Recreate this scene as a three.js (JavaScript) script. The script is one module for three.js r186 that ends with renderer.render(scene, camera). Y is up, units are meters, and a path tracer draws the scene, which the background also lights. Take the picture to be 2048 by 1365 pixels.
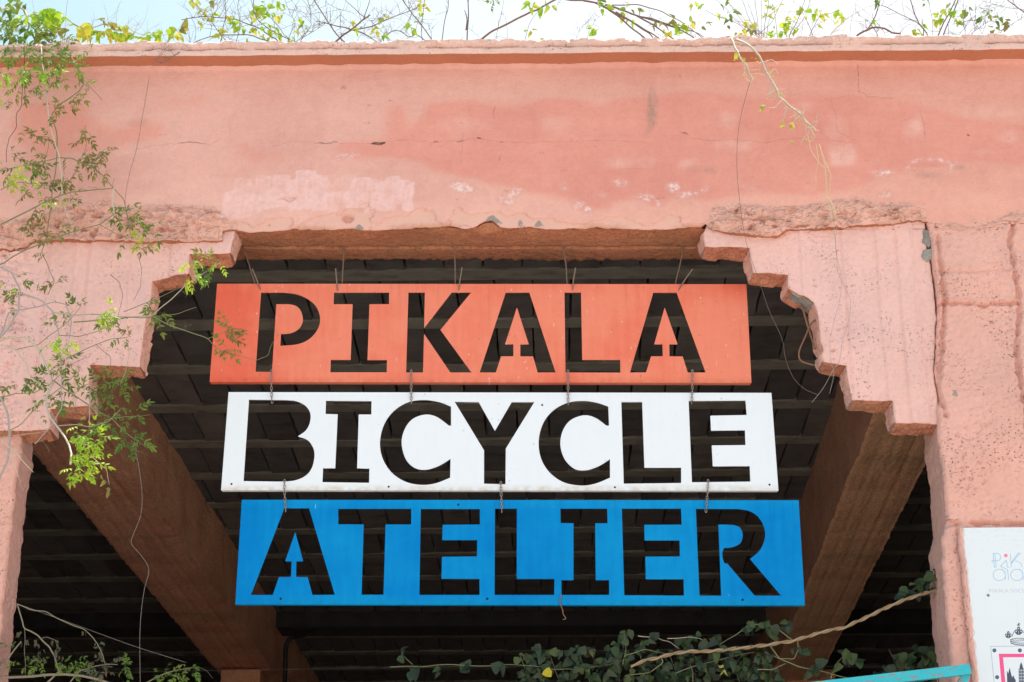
import * as THREE from 'three';
import { mergeGeometries } from 'three/addons/utils/BufferGeometryUtils.js';

// ---------------------------------------------------------------- camera, sky, sun, exposure
const scene = new THREE.Scene();
const FOCAL = 3690, PW = 2048, PH = 1365, PITCH = 23.02 * Math.PI / 180, EYE_Y = 1.6, EYE_Z = 8.016;
const camera = new THREE.PerspectiveCamera(2 * Math.atan(PH / 2 / FOCAL) * 180 / Math.PI, PW / PH, 0.1, 2000);
camera.position.set(0, EYE_Y, EYE_Z);
camera.lookAt(0, EYE_Y + Math.sin(PITCH), EYE_Z - Math.cos(PITCH));

const SUN_DIR = new THREE.Vector3(0.22, 1, -0.2).normalize();
{
  const w = 512, h = 256, data = new Float32Array(w * h * 4);
  for (let j = 0; j < h; j++) for (let i = 0; i < w; i++) {
    const el = ((j + 0.5) / h - 0.5) * Math.PI, az = ((i + 0.5) / w - 0.5) * 2 * Math.PI;
    const d = [Math.cos(el) * Math.cos(az), Math.sin(el), Math.cos(el) * Math.sin(az)];
    const cs = d[0] * SUN_DIR.x + d[1] * SUN_DIR.y + d[2] * SUN_DIR.z;
    const glow = Math.pow(Math.max(0, cs * 0.5 + 0.5), 5), hz = Math.pow(1 - Math.max(0, d[1]), 3);
    const side = 0.5 + 0.5 * Math.tanh(d[0] * 5 + 0.7);        // haze brighter towards the sun's side
    const o = (j * w + i) * 4;
    const k = d[1] < 0 ? 0.5 : 1;
    data[o] = k * (0.15 + 0.235 * side + 0.07 * hz + 0.16 * glow);
    data[o + 1] = k * (0.30 + 0.12 * side + 0.02 * hz + 0.14 * glow);
    data[o + 2] = k * (0.385 + 0.07 * side - 0.01 * hz + 0.12 * glow);
    data[o + 3] = 1;
  }
  const sky = new THREE.DataTexture(data, w, h, THREE.RGBAFormat, THREE.FloatType);
  sky.mapping = THREE.EquirectangularReflectionMapping; sky.magFilter = THREE.LinearFilter; sky.needsUpdate = true;
  scene.background = sky; scene.environment = sky;
}
const sun = new THREE.DirectionalLight(new THREE.Color(1, 0.955, 0.88), 5);
sun.name = 'sun'; sun.position.copy(SUN_DIR).multiplyScalar(40); sun.castShadow = true; sun.shadow.radius = 1;
sun.shadow.mapSize.set(2048, 2048);
Object.assign(sun.shadow.camera, { left: -15, right: 15, top: 15, bottom: -15, near: 1, far: 90 });
scene.add(sun, sun.target);
const renderer = new THREE.WebGLRenderer({ antialias: true });
renderer.toneMapping = THREE.LinearToneMapping; renderer.toneMappingExposure = 2.4;
renderer.shadowMap.enabled = true;

// ---------------------------------------------------------------- helpers
function rng(a) { return () => { a = (a + 0x6d2b79f5) | 0; let t = Math.imul(a ^ (a >>> 15), 1 | a); t = (t + Math.imul(t ^ (t >>> 7), 61 | t)) ^ t; return ((t ^ (t >>> 14)) >>> 0) / 4294967296; }; }
const SP = Math.sin(PITCH), CP = Math.cos(PITCH);
// a place in the photograph -> the point of a real plane z = const (or y = const) that is seen there
function W(px, py, z = 0) {
  const u = (px - PW / 2) / FOCAL, v = (PH / 2 - py) / FOCAL, t = (z - EYE_Z) / (-CP + v * SP);
  return new THREE.Vector3(u * t, EYE_Y + (SP + v * CP) * t, z);
}
const P2 = (list, z = 0) => list.map(([x, y]) => { const p = W(x, y, z); return [p.x, p.y]; });
const clamp = (x, a, b) => Math.min(b, Math.max(a, x));
const sstep = (a, b, x) => { const t = clamp((x - a) / (b - a), 0, 1); return t * t * (3 - 2 * t); };
const lerp = (a, b, t) => a + (b - a) * t;
const GR = []; for (let i = 0; i < 256; i++) { const a = i * 2.39996; GR.push([Math.cos(a), Math.sin(a)]); }
function hsh(x, y, s) { let h = Math.imul(x, 374761393) + Math.imul(y, 668265263) + Math.imul(s, 2147483647 ^ 974711); h = Math.imul(h ^ (h >>> 13), 1274126177); h ^= h >>> 16; return h >>> 0; }
function noise(x, y, s = 0, per = 0) {                              // gradient noise, about -1..1
  const ix = Math.floor(x), iy = Math.floor(y), fx = x - ix, fy = y - iy;
  const m = per ? (k) => ((k % per) + per) % per : (k) => k;
  const x0 = m(ix), x1 = m(ix + 1), y0 = m(iy), y1 = m(iy + 1);
  const g = (a, b, dx, dy) => { const q = GR[hsh(a, b, s) & 255]; return q[0] * dx + q[1] * dy; };
  const u = fx * fx * fx * (fx * (fx * 6 - 15) + 10), v = fy * fy * fy * (fy * (fy * 6 - 15) + 10);
  return 1.5 * lerp(lerp(g(x0, y0, fx, fy), g(x1, y0, fx - 1, fy), u), lerp(g(x0, y1, fx, fy - 1), g(x1, y1, fx - 1, fy - 1), u), v);
}
function fbm(x, y, o = 4, s = 0, per = 0) { let a = 0.5, r = 0; for (let i = 0; i < o; i++) { r += a * noise(x, y, s + i * 17, per); x *= 2; y *= 2; per *= 2; a *= 0.5; } return r; }
function ridged(x, y, o = 4, s = 0) { let a = 0.5, r = 0; for (let i = 0; i < o; i++) { r += a * (1 - Math.abs(noise(x, y, s + i * 13))); x *= 2.03; y *= 2.03; a *= 0.5; } return r; }
function cells(x, y, s = 0) {                                       // [distance to the nearest point, to the second, its number]
  const ix = Math.floor(x), iy = Math.floor(y); let a = 9, b = 9, id = 0;
  for (let j = -1; j < 2; j++) for (let i = -1; i < 2; i++) {
    const h = hsh(ix + i, iy + j, s), dx = ix + i + (h & 1023) / 1023 - x, dy = iy + j + ((h >>> 10) & 1023) / 1023 - y, d = Math.hypot(dx, dy);
    if (d < a) { b = a; a = d; id = h >>> 20; } else if (d < b) b = d;
  }
  return [a, b, id / 4096];
}
function sdf(poly, x, y) {                                          // > 0 inside
  let d = 1e9, s = -1;
  for (let i = 0, j = poly.length - 1; i < poly.length; j = i++) {
    const [ax, ay] = poly[i], [bx, by] = poly[j], ex = bx - ax, ey = by - ay, wx = x - ax, wy = y - ay;
    const t = clamp((wx * ex + wy * ey) / (ex * ex + ey * ey || 1e-9), 0, 1), qx = wx - ex * t, qy = wy - ey * t;
    d = Math.min(d, qx * qx + qy * qy);
    if ((ay > y) !== (by > y) && x < ((bx - ax) * (y - ay)) / (by - ay) + ax) s = -s;
  }
  return s * Math.sqrt(d);
}
function lineDist(line, x, y) {
  let d = 1e9;
  for (let i = 1; i < line.length; i++) {
    const [ax, ay] = line[i - 1], [bx, by] = line[i], ex = bx - ax, ey = by - ay, t = clamp(((x - ax) * ex + (y - ay) * ey) / (ex * ex + ey * ey), 0, 1);
    d = Math.min(d, Math.hypot(x - ax - ex * t, y - ay - ey * t));
  }
  return d;
}
const taken = {};
function numbered(n) { const k = (taken[n] = (taken[n] ?? -1) + 1); return k ? n + '_' + String(k).padStart(3, '0') : n; }
function tag(o, label, category, group, kind) {
  o.userData.label = label; if (category) o.userData.category = category;
  if (group) o.userData.group = group; if (kind) o.userData.kind = kind;
  return o;
}
function thing(name, label, category, group, pos) {
  const g = new THREE.Group(); g.name = numbered(name); scene.add(g);
  if (pos) g.position.copy(pos);
  return tag(g, label, category, group);
}
function mesh(name, geo, mat, parent = scene) {
  const m = new THREE.Mesh(geo, mat); m.name = parent === scene ? numbered(name) : name;
  m.castShadow = m.receiveShadow = true; parent.add(m); return m;
}
const std = (rgb, o = {}) => { const m = new THREE.MeshStandardMaterial({ roughness: 0.9, ...o }); m.color.setRGB(...rgb); return m; };
function dataTex(w, h, fill, srgb, repeat) {                         // fill(i, j, out) with values 0..1 (linear when not srgb)
  const a = new Uint8Array(w * h * 4), c = [0, 0, 0];
  const enc = srgb ? (v) => 255 * (v <= 0.0031308 ? 12.92 * v : 1.055 * Math.pow(v, 1 / 2.4) - 0.055) : (v) => 255 * v;
  for (let j = 0; j < h; j++) for (let i = 0; i < w; i++) {
    fill(i, j, c); const o = (j * w + i) * 4;
    for (let k = 0; k < 3; k++) a[o + k] = enc(clamp(c[k], 0, 1)) + 0.5; a[o + 3] = 255;
  }
  const t = new THREE.DataTexture(a, w, h, THREE.RGBAFormat); t.magFilter = THREE.LinearFilter; t.minFilter = THREE.LinearMipmapLinearFilter;
  if (srgb) t.colorSpace = THREE.SRGBColorSpace;
  if (repeat) t.wrapS = t.wrapT = THREE.RepeatWrapping;
  t.needsUpdate = true; return t;
}

// A rough slab: the outline (metres) filled with a fine grid that carries a relief, clipped along the outline, and its edges carried back.
function relief(poly, o) {
  const cell = o.cell ?? 0.007, r = o.round ?? 0.012, rough = o.rough ?? 0.004, f = o.roughScale ?? 22;
  const xs = poly.map((p) => p[0]), ys = poly.map((p) => p[1]);
  const x0 = Math.min(...xs) - 2 * cell, x1 = Math.max(...xs) + 2 * cell, y0 = Math.min(...ys) - 2 * cell, y1 = Math.max(...ys) + 2 * cell;
  const nx = Math.ceil((x1 - x0) / cell), ny = Math.ceil((y1 - y0) / cell);
  const D = (x, y) => sdf(poly, x, y) + (o.roughAt ? o.roughAt(x, y) : rough) * (fbm(x * f, y * f, 3, 5) * 1.6 + (o.chip ? -o.chip * Math.max(0, noise(x * 7, y * 7, 91) - 0.25) : 0));
  const d = new Float32Array((nx + 1) * (ny + 1));
  for (let j = 0; j <= ny; j++) for (let i = 0; i <= nx; i++) d[j * (nx + 1) + i] = D(x0 + i * cell, y0 + j * cell) || 1e-7;
  const pos = [], uv = [], idx = [], map = new Map(), seg = [];
  const Z = (x, y, q) => { const e = Math.max(0, Math.min(q, r)); return o.z + o.h(x, y, q) - (r - Math.sqrt(Math.max(0, r * r - (r - e) * (r - e)))); };
  const vert = (key, x, y, q) => {
    let v = map.get(key);
    if (v === undefined) { v = pos.length / 3; map.set(key, v); pos.push(x, y, Z(x, y, q)); uv.push(...o.uv(x, y)); }
    return v;
  };
  const corner = (i, j) => vert((j * (nx + 1) + i) * 3, x0 + i * cell, y0 + j * cell, d[j * (nx + 1) + i]);
  const cut = (i, j, k, l) => {
    const a = d[j * (nx + 1) + i], b = d[l * (nx + 1) + k], t = a / (a - b);
    const lo = Math.min(j * (nx + 1) + i, l * (nx + 1) + k);
    return vert(lo * 3 + (j === l ? 1 : 2), x0 + (i + (k - i) * t) * cell, y0 + (j + (l - j) * t) * cell, 0);
  };
  for (let j = 0; j < ny; j++) for (let i = 0; i < nx; i++) {
    const C = [[i, j], [i + 1, j], [i + 1, j + 1], [i, j + 1]], v = C.map(([a, b]) => d[b * (nx + 1) + a]);
    if (v.every((q) => q <= 0)) continue;
    const ring = []; let exit = -1, first = -1;
    for (let k = 0; k < 4; k++) {
      const n = (k + 1) & 3;
      if (v[k] > 0) ring.push(corner(...C[k]));
      if ((v[k] > 0) !== (v[n] > 0)) {
        const e = cut(...C[k], ...C[n]); ring.push(e);
        if (v[k] > 0) exit = e; else if (exit >= 0) { seg.push([exit, e]); exit = -1; } else first = e;
      }
    }
    if (exit >= 0 && first >= 0) seg.push([exit, first]);
    for (let k = 2; k < ring.length; k++) idx.push(ring[0], ring[k - 1], ring[k]);
  }
  const front = new THREE.BufferGeometry();
  front.setAttribute('position', new THREE.Float32BufferAttribute(pos, 3)); front.setAttribute('uv', new THREE.Float32BufferAttribute(uv, 2));
  front.setIndex(idx); front.computeVertexNormals();
  // edges
  const sp = [], su = [], si = [], sv = [], upright = new Map(), rows = o.rows ?? 4, seen = new Map(), tile = o.tile ?? 2;
  const col = (v) => {
    if (seen.has(v)) return seen.get(v);
    const x = pos[v * 3], y = pos[v * 3 + 1], z = pos[v * 3 + 2], e = 0.004;
    let gx = sdf(poly, x + e, y) - sdf(poly, x - e, y), gy = sdf(poly, x, y + e) - sdf(poly, x, y - e); const gl = Math.hypot(gx, gy) || 1; gx /= gl; gy /= gl;
    const back = typeof o.back === 'function' ? o.back(x, y) : o.back, at = sp.length / 3;
    for (let k = 0; k <= rows; k++) {
      const t = k / rows, zz = lerp(z, back, t);
      const q = k === 0 ? 0 : (o.sideRough ?? 0.003) * (noise((x + y) * 13, zz * 18, 44) + 0.6 * noise((x + y) * 41, zz * 40, 45)) - (o.flare ?? 0) * t + (o.sideH ? o.sideH(x, y, zz) : 0);
      sp.push(x + gx * q, y + gy * q, zz); su.push((Math.abs(gy) > Math.abs(gx) ? x : y) / tile, zz / tile);
    }
    upright.set(at, Math.abs(gx) > Math.abs(gy)); seen.set(v, at); return at;
  };
  for (const [a, b] of seg) {
    const p = col(a), q = col(b);
    for (let k = 0; k < rows; k++) (o.split && upright.get(p) ? sv : si).push(p + k, p + k + 1, q + k, q + k, p + k + 1, q + k + 1);
  }
  const side = new THREE.BufferGeometry();
  side.setAttribute('position', new THREE.Float32BufferAttribute(sp, 3)); side.setAttribute('uv', new THREE.Float32BufferAttribute(su, 2));
  side.setIndex(si); side.computeVertexNormals();
  let jamb; if (sv.length) { jamb = new THREE.BufferGeometry(); jamb.setAttribute('position', side.attributes.position.clone()); jamb.setAttribute('uv', side.attributes.uv); jamb.setIndex(sv); jamb.computeVertexNormals(); }
  return { front, side, jamb };
}
// box with uv in metres (uv / tile), chamfered a little
function box(w, h, d, tile = 2, ox = 0, oy = 0) {
  const g = new THREE.BoxGeometry(w, h, d), p = g.attributes.position, n = g.attributes.normal, u = g.attributes.uv;
  for (let i = 0; i < p.count; i++) {
    const x = p.getX(i), y = p.getY(i), z = p.getZ(i);
    const [a, b] = Math.abs(n.getY(i)) > 0.5 ? [x, z] : Math.abs(n.getX(i)) > 0.5 ? [z, y] : [x, y];
    u.setXY(i, a / tile + ox, b / tile + oy);
  }
  return g;
}
function tube(points, r0, r1 = r0, radial = 5, seg = 0) {            // tapered tube through Vector3 points
  const c = new THREE.CatmullRomCurve3(points, false, 'centripetal'), n = seg || Math.max(4, Math.round(points.length * 4));
  const g = new THREE.TubeGeometry(c, n, 1, radial, false), p = g.attributes.position;
  for (let i = 0; i <= n; i++) {
    const q = c.getPointAt(i / n), r = lerp(r0, r1, i / n);
    for (let k = 0; k <= radial; k++) { const v = i * (radial + 1) + k; p.setXYZ(v, q.x + (p.getX(v) - q.x) * r, q.y + (p.getY(v) - q.y) * r, q.z + (p.getZ(v) - q.z) * r); }
  }
  g.deleteAttribute('uv'); return g;
}
const path = (list, z = 0) => list.map(([x, y, k]) => W(x, y, k ?? z));

// ---------------------------------------------------------------- textures and materials
// rough lime plaster, 2 m tile: colour variation with dirty pits, and its relief
const TN = 1024, pitMap = new Float32Array(TN * TN);
for (let j = 0; j < TN; j++) for (let i = 0; i < TN; i++) {
  const x = i / TN, y = j / TN;
  const a = 0.5 + 0.5 * (0.7 * noise(x * 160 + 2 * noise(x * 32, y * 32, 3, 32), y * 224 + 2 * noise(x * 32, y * 32, 4, 32), 31) + 0.55 * noise(x * 300, y * 380, 32));
  const zone = sstep(-0.25, 0.35, fbm(x * 8, y * 8, 3, 71, 8));
  pitMap[j * TN + i] = sstep(0.68, 0.9, a) * zone;
}
const at = (i, j) => pitMap[((j + TN) % TN) * TN + ((i + TN) % TN)];
const plasterBump = dataTex(TN, TN, (i, j, c) => {
  const x = i / TN, y = j / TN;
  c[0] = c[1] = c[2] = 0.55 + 0.22 * fbm(x * 64, y * 64, 4, 11, 64) + 0.18 * fbm(x * 8, y * 8, 3, 12, 8) - 0.42 * at(i, j);
}, false, true);
const plasterMap = dataTex(TN, TN, (i, j, c) => {
  const x = i / TN, y = j / TN, m = 0.9 + 0.12 * fbm(x * 8, y * 8, 5, 21, 8) + 0.08 * fbm(x * 96, y * 96, 2, 22, 96), p = 0.55 * at(i, j);
  const warm = 0.05 * fbm(x * 4, y * 4, 3, 23, 4);
  c[0] = m * (1 - 0.6 * p) + warm; c[1] = m * (1 - 0.95 * p); c[2] = m * (1 - p) - warm;
}, true, true);
const stainMap = dataTex(TN, TN, (i, j, c) => {
  const x = i / TN, y = j / TN, s = fbm(x * 6 + 0.6 * fbm(x * 8, y * 8, 2, 24, 8), y * 6, 5, 25, 6), f = fbm(x * 48, y * 48, 3, 26, 48), sp = sstep(0.55, 0.8, noise(x * 160, y * 200, 27) * 0.5 + 0.5 + 0.25 * s);
  const m = 0.90 + 0.40 * s + 0.17 * f - 0.30 * sp, brown = 0.16 * fbm(x * 5, y * 5, 3, 28, 5);
  c[0] = m; c[1] = m * (0.98 + brown); c[2] = m * (0.94 + 0.5 * brown);
}, true, true);
const stained = (rgb, bump = 0.012) => std(rgb, { map: stainMap, bumpMap: plasterBump, bumpScale: bump, roughness: 0.95 });
// rough dark concrete, 1 m tile
const concreteBump = dataTex(512, 512, (i, j, c) => { const x = i / 512, y = j / 512; c[0] = c[1] = c[2] = 0.5 + 0.35 * fbm(x * 16, y * 16, 5, 41, 16) + 0.25 * noise(x * 128, y * 128, 42, 128); }, false, true);
const concreteMap = dataTex(512, 512, (i, j, c) => {
  const x = i / 512, y = j / 512, m = 0.8 + 0.35 * fbm(x * 6, y * 6, 5, 51, 6) + 0.14 * noise(x * 128, y * 128, 52, 128), s = sstep(0.1, 0.5, fbm(x * 4, y * 8, 4, 53, 4));
  c[0] = m * (1 - 0.3 * s); c[1] = m * (1 - 0.34 * s); c[2] = m * (1 - 0.4 * s);
}, true, true);
const plaster = (rgb, bump = 0.012, rough = 0.93) => std(rgb, { map: plasterMap, bumpMap: plasterBump, bumpScale: bump, roughness: rough });
const concrete = (rgb, bump = 0.006) => std(rgb, { map: concreteMap, bumpMap: concreteBump, bumpScale: bump, roughness: 0.96 });
const M = {
  palePlaster: plaster([0.82, 0.485, 0.43], 0.018), corbelSide: plaster([0.74, 0.385, 0.30], 0.016), pillar: plaster([0.77, 0.405, 0.33], 0.024), soffitShade: stained([0.48, 0.178, 0.092], 0.018), corbelShade: stained([0.54, 0.21, 0.125], 0.016),  // undersides of lintel and corbels have their shade put into the colour
  cornice: plaster([0.76, 0.50, 0.43], 0.018), corniceShade: plaster([0.52, 0.185, 0.10], 0.006),  // the darker underside colour carries the shade below the cornice
  beam: stained([0.88, 0.385, 0.235], 0.018), beamSide: stained([0.90, 0.43, 0.25], 0.018), beam2: stained([0.92, 0.46, 0.265], 0.018), beam2Side: stained([0.60, 0.29, 0.19], 0.018),  // right beam: weaker light on its side put into the colour, paler mortar below
  block: [[0.17, 0.138, 0.126], [0.125, 0.10, 0.093], [0.22, 0.178, 0.155], [0.15, 0.128, 0.12]].map((c) => concrete(c)),
  rib: concrete([0.31, 0.27, 0.215], 0.004), slab: concrete([0.05, 0.045, 0.04]), inner: concrete([0.55, 0.44, 0.36]),
  grey: concrete([0.36, 0.315, 0.28], 0.012),
};

// ---------------------------------------------------------------- ground
{
  const paving = dataTex(512, 512, (i, j, c) => {
    const x = i / 512, y = j / 512, m = 0.34 + 0.09 * fbm(x * 8, y * 8, 6, 61, 8) + 0.04 * noise(x * 128, y * 128, 62, 128);
    c[0] = m * 1.03; c[1] = m * 0.985; c[2] = m * 0.93;
  }, true, true);
  paving.repeat.set(100, 100);
  const g = new THREE.PlaneGeometry(1200, 1200); g.rotateX(-Math.PI / 2);
  tag(mesh('street_ground', g, std([1, 1, 1], { map: paving, roughness: 0.95 })), 'pale dusty street ground in front of the pink building', null, null, 'structure');
}

// ---------------------------------------------------------------- the building
const building = thing('arcade_building', 'salmon pink concrete arcade front with broken stepped corbels and dark coffered inside', 'building');
const X0 = -3.3, X1 = 3.3;
// --- main wall above the opening: outline in the photograph, on the plane z = 0
const crown = [[470, 458], [505, 463], [560, 458], [600, 456], [650, 458], [700, 455], [760, 458], [800, 456], [850, 453], [905, 451], [930, 457], [955, 450], [966, 441], [985, 438], [1000, 452], [1035, 455], [1062, 450], [1090, 456], [1140, 455], [1190, 453], [1240, 456], [1300, 457], [1350, 456], [1404, 453]];
const wallPoly = [...P2([[70, 481], [200, 482], [300, 484], [400, 482], [444, 480], [446, 462], ...crown, [1412, 446], [1424, 459], [1450, 464], [1500, 470], [1556, 474], [1575, 458], [1640, 458], [1672, 456], [1720, 452], [1780, 448], [1835, 440], [1862, 444], [1874, 456], [1905, 462], [1960, 460], [2000, 448]])];
wallPoly.push([X1, W(2010, 446)[1] ?? W(2010, 446).y], [X1, W(0, 96).y], [X0, W(0, 96).y], [X0, W(20, 500).y], [W(20, 500).x, W(20, 500).y]);
const bandL = P2([[-400, 445], [40, 437], [90, 428], [120, 408], [190, 402], [215, 398], [262, 415], [300, 409], [372, 410], [428, 412], [452, 432], [474, 452], [478, 520], [-400, 540]]);
const bandR = P2([[1400, 470], [1406, 445], [1418, 436], [1424, 410], [1470, 402], [1560, 412], [1640, 404], [1700, 400], [1712, 388], [1740, 402], [1790, 404], [1850, 414], [1858, 438], [1884, 446], [1950, 452], [1996, 438], [2020, 424], [2300, 418], [2300, 560], [1400, 560]]);
const strokeEdge = P2([[470, 458], [500, 436], [530, 422], [596, 411], [640, 398], [662, 396]]);
const crack1 = P2([[268, 300], [330, 288], [380, 285], [430, 290], [442, 276]]), crack2 = P2([[540, 296], [575, 284], [620, 284], [660, 287], [672, 284], [700, 287], [750, 288], [770, 286], [812, 280], [870, 285], [920, 283], [955, 277], [1002, 284], [1060, 285], [1110, 284], [1225, 281], [1280, 284]]);
const crack3 = P2([[1358, 263], [1374, 268], [1380, 276], [1420, 281], [1470, 278], [1534, 285], [1580, 276]]), crack4 = P2([[1716, 130], [1718, 155], [1717, 178], [1735, 190], [1790, 197]]);
const crack5 = P2([[1840, 222], [1848, 246], [1850, 276]]), crack6 = P2([[990, 212], [986, 230], [990, 240]]);
function facet(x, y, s) {                                            // tilted flat breaks, one per cell
  const ix = Math.floor(x), iy = Math.floor(y); let a = 9, bx = 0, by = 0, id = 0;
  for (let j = -1; j < 2; j++) for (let i = -1; i < 2; i++) { const h = hsh(ix + i, iy + j, s), dx = x - ix - i - (h & 1023) / 1023, dy = y - iy - j - ((h >>> 10) & 1023) / 1023, d = dx * dx + dy * dy; if (d < a) { a = d; bx = dx; by = dy; id = h; } }
  return ((id >>> 20) & 255) / 255 - 0.5 + bx * (((id >>> 12) & 255) / 128 - 1) * 0.9 + by * (((id >>> 5) & 255) / 128 - 1.1) * 0.9;
}
function bandHeight(x, y) {
  const wx = x + 0.05 * fbm(x * 5, y * 5, 3, 7), wy = y + 0.03 * fbm(x * 5, y * 7, 3, 17);
  const t = fbm(wx * 4.5, wy * 9, 5, 8) * 6, fl = Math.floor(t), terr = (fl + sstep(0.25, 0.75, t - fl)) / 6;
  const c = sstep(0.25, 0.65, noise(wx * 17, wy * 30, 18)) * sstep(-0.3, 0.3, noise(wx * 4, wy * 6, 28));
  return 0.010 + 0.024 * terr + 0.015 * facet(wx * 9, wy * 19, 41) + 0.010 * facet(wx * 24, wy * 46, 42) + 0.014 * (ridged(wx * 12, wy * 19, 4, 38) - 0.55) - 0.022 * c;
}
const hole = W(695, 436), CR = P2(crown);
function crownDist(x, y) { return lineDist(CR, x, y); }
const peelOf = (x, y) => {                                           // render flaked off along the crown
  const u = crownDist(x, y); if (u > 0.17) return 0;
  const n = fbm(x * 5, y * 8, 4, 77) + 0.55 * sstep(0.13, 0.0, u) - 0.33;
  return sstep(0, 0.03, n);
};
const UA = W(0, 113.5, 0.12), UB = W(2048, 97.5, 0.12);
function wallHeight(x, y) {
  const cd = lerp(UA.y, UB.y, (x - UA.x) / (UB.x - UA.x)) - y, cove = cd < 0.024 ? 0.024 - Math.sqrt(Math.max(0, 0.000576 - (0.024 - Math.max(0, cd)) ** 2)) : 0, calm = sstep(-0.02, 0.09, cd);
  let h = cove + calm * (0.006 * fbm(x * 1.1, y * 1.6, 3, 1) + 0.0012 * fbm(x * 14, y * 14, 3, 2));
  const e = 0.020 * fbm(x * 9, y * 9, 4, 6);
  const m = Math.max(sstep(-0.004, 0.05, sdf(bandL, x, y) + e), sstep(-0.004, 0.05, sdf(bandR, x, y) + e));
  if (m > 0) h += m * bandHeight(x, y);
  else {
    h -= 0.008 * peelOf(x, y);
    const u = crownDist(x, y);
    if (u < 0.06) h += 0.028 * sstep(0.06, 0.0, u) * (ridged(x * 16, y * 16, 4, 9) - 0.62) * sstep(-0.1, 0.35, noise(x * 3, 0.5, 19));
    const hd = Math.hypot(x - hole.x, (y - hole.y) * 1.1) + 0.008 * noise(x * 40, y * 40, 10);
    h -= 0.03 * sstep(0.034, 0.012, hd);
  }
  return h;
}
// --- colour and fine relief of the wall, one sheet over its whole face
const TY0 = W(0, 500).y - 0.08, TY1 = W(0, 96).y + 0.02, TWX = X1 - X0, TWY = TY1 - TY0, NW = 2048, NH = 470;
const uvWall = (x, y) => [(x - X0) / TWX, (y - TY0) / TWY];
function wallMask(draw, blur = 0) {                                  // draws in photograph places on the wall plane
  const cv = document.createElement('canvas'); cv.width = NW; cv.height = NH; const g = cv.getContext('2d');
  g.fillStyle = '#000'; g.fillRect(0, 0, NW, NH); g.lineCap = g.lineJoin = 'round';
  const q = (x, y) => { const p = W(x, y); return [(p.x - X0) / TWX * NW, NH - (p.y - TY0) / TWY * NH]; };
  const api = {
    poly(list, v = 1) { g.fillStyle = `rgb(${v * 255},${v * 255},${v * 255})`; g.beginPath(); list.forEach((p, i) => (i ? g.lineTo(...q(...p)) : g.moveTo(...q(...p)))); g.fill(); },
    crack(list, w, v = 1) { let o = 0; const f = []; for (let i = 1; i < list.length; i++) { const L = Math.hypot(list[i][0] - list[i - 1][0], list[i][1] - list[i - 1][1]), n = Math.max(1, Math.round(L / 5)); for (let k = 0; k < n; k++) { const t = k / n, x = lerp(list[i - 1][0], list[i][0], t), y = lerp(list[i - 1][1], list[i][1], t); f.push([x + 1.6 * noise(y * 0.3, x * 0.11, 131), y + 2.2 * noise(x * 0.09, y * 0.3, 132) + 1.2 * noise(x * 0.31, 5, 133)]); } } f.push(list[list.length - 1]); for (let i = 1; i < f.length; i++) this.line([f[i - 1], f[i]], w * (0.55 + 0.9 * Math.abs(noise(f[i][0] * 0.12, f[i][1] * 0.12, 134))), v * (0.6 + 0.6 * Math.abs(noise(f[i][0] * 0.05, f[i][1] * 0.07, 135)))); },
    line(list, w, v = 1) { g.strokeStyle = `rgb(${v * 255},${v * 255},${v * 255})`; g.lineWidth = w; g.beginPath(); list.forEach((p, i) => (i ? g.lineTo(...q(...p)) : g.moveTo(...q(...p)))); g.stroke(); },
    spot(x, y, rx, ry, v = 1, turn = 0) { const [a, b] = q(x, y); g.save(); g.translate(a, b); g.rotate(turn); g.scale(rx * 0.8, ry * 0.92); const gr = g.createRadialGradient(0, 0, 0, 0, 0, 1); gr.addColorStop(0, `rgba(255,255,255,${v})`); gr.addColorStop(0.6, `rgba(255,255,255,${v * 0.6})`); gr.addColorStop(1, 'rgba(255,255,255,0)'); g.fillStyle = gr; g.beginPath(); g.arc(0, 0, 1, 0, 7); g.fill(); g.restore(); },
  };
  draw(api);
  const px = g.getImageData(0, 0, NW, NH).data; let a = new Float32Array(NW * NH);
  for (let i = 0; i < a.length; i++) a[i] = px[i * 4] / 255;
  for (let pass = 0; pass < (blur ? 2 : 0); pass++) {                // two box blurs each way
    const b = new Float32Array(a.length);
    for (let j = 0; j < NH; j++) { let s = 0; for (let i = -blur; i < NW; i++) { s += (a[j * NW + Math.min(NW - 1, i + blur)]) - (i - blur - 1 >= 0 ? a[j * NW + i - blur - 1] : 0); if (i >= 0) b[j * NW + i] = s / (2 * blur + 1); } }
    const c = new Float32Array(a.length);
    for (let i = 0; i < NW; i++) for (let j = 0; j < NH; j++) { let s = 0, n = 0; for (let k = Math.max(0, j - blur); k <= Math.min(NH - 1, j + blur); k += 1) { s += b[k * NW + i]; n++; } c[j * NW + i] = s / n; }
    a = c;
  }
  return a;
}
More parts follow.
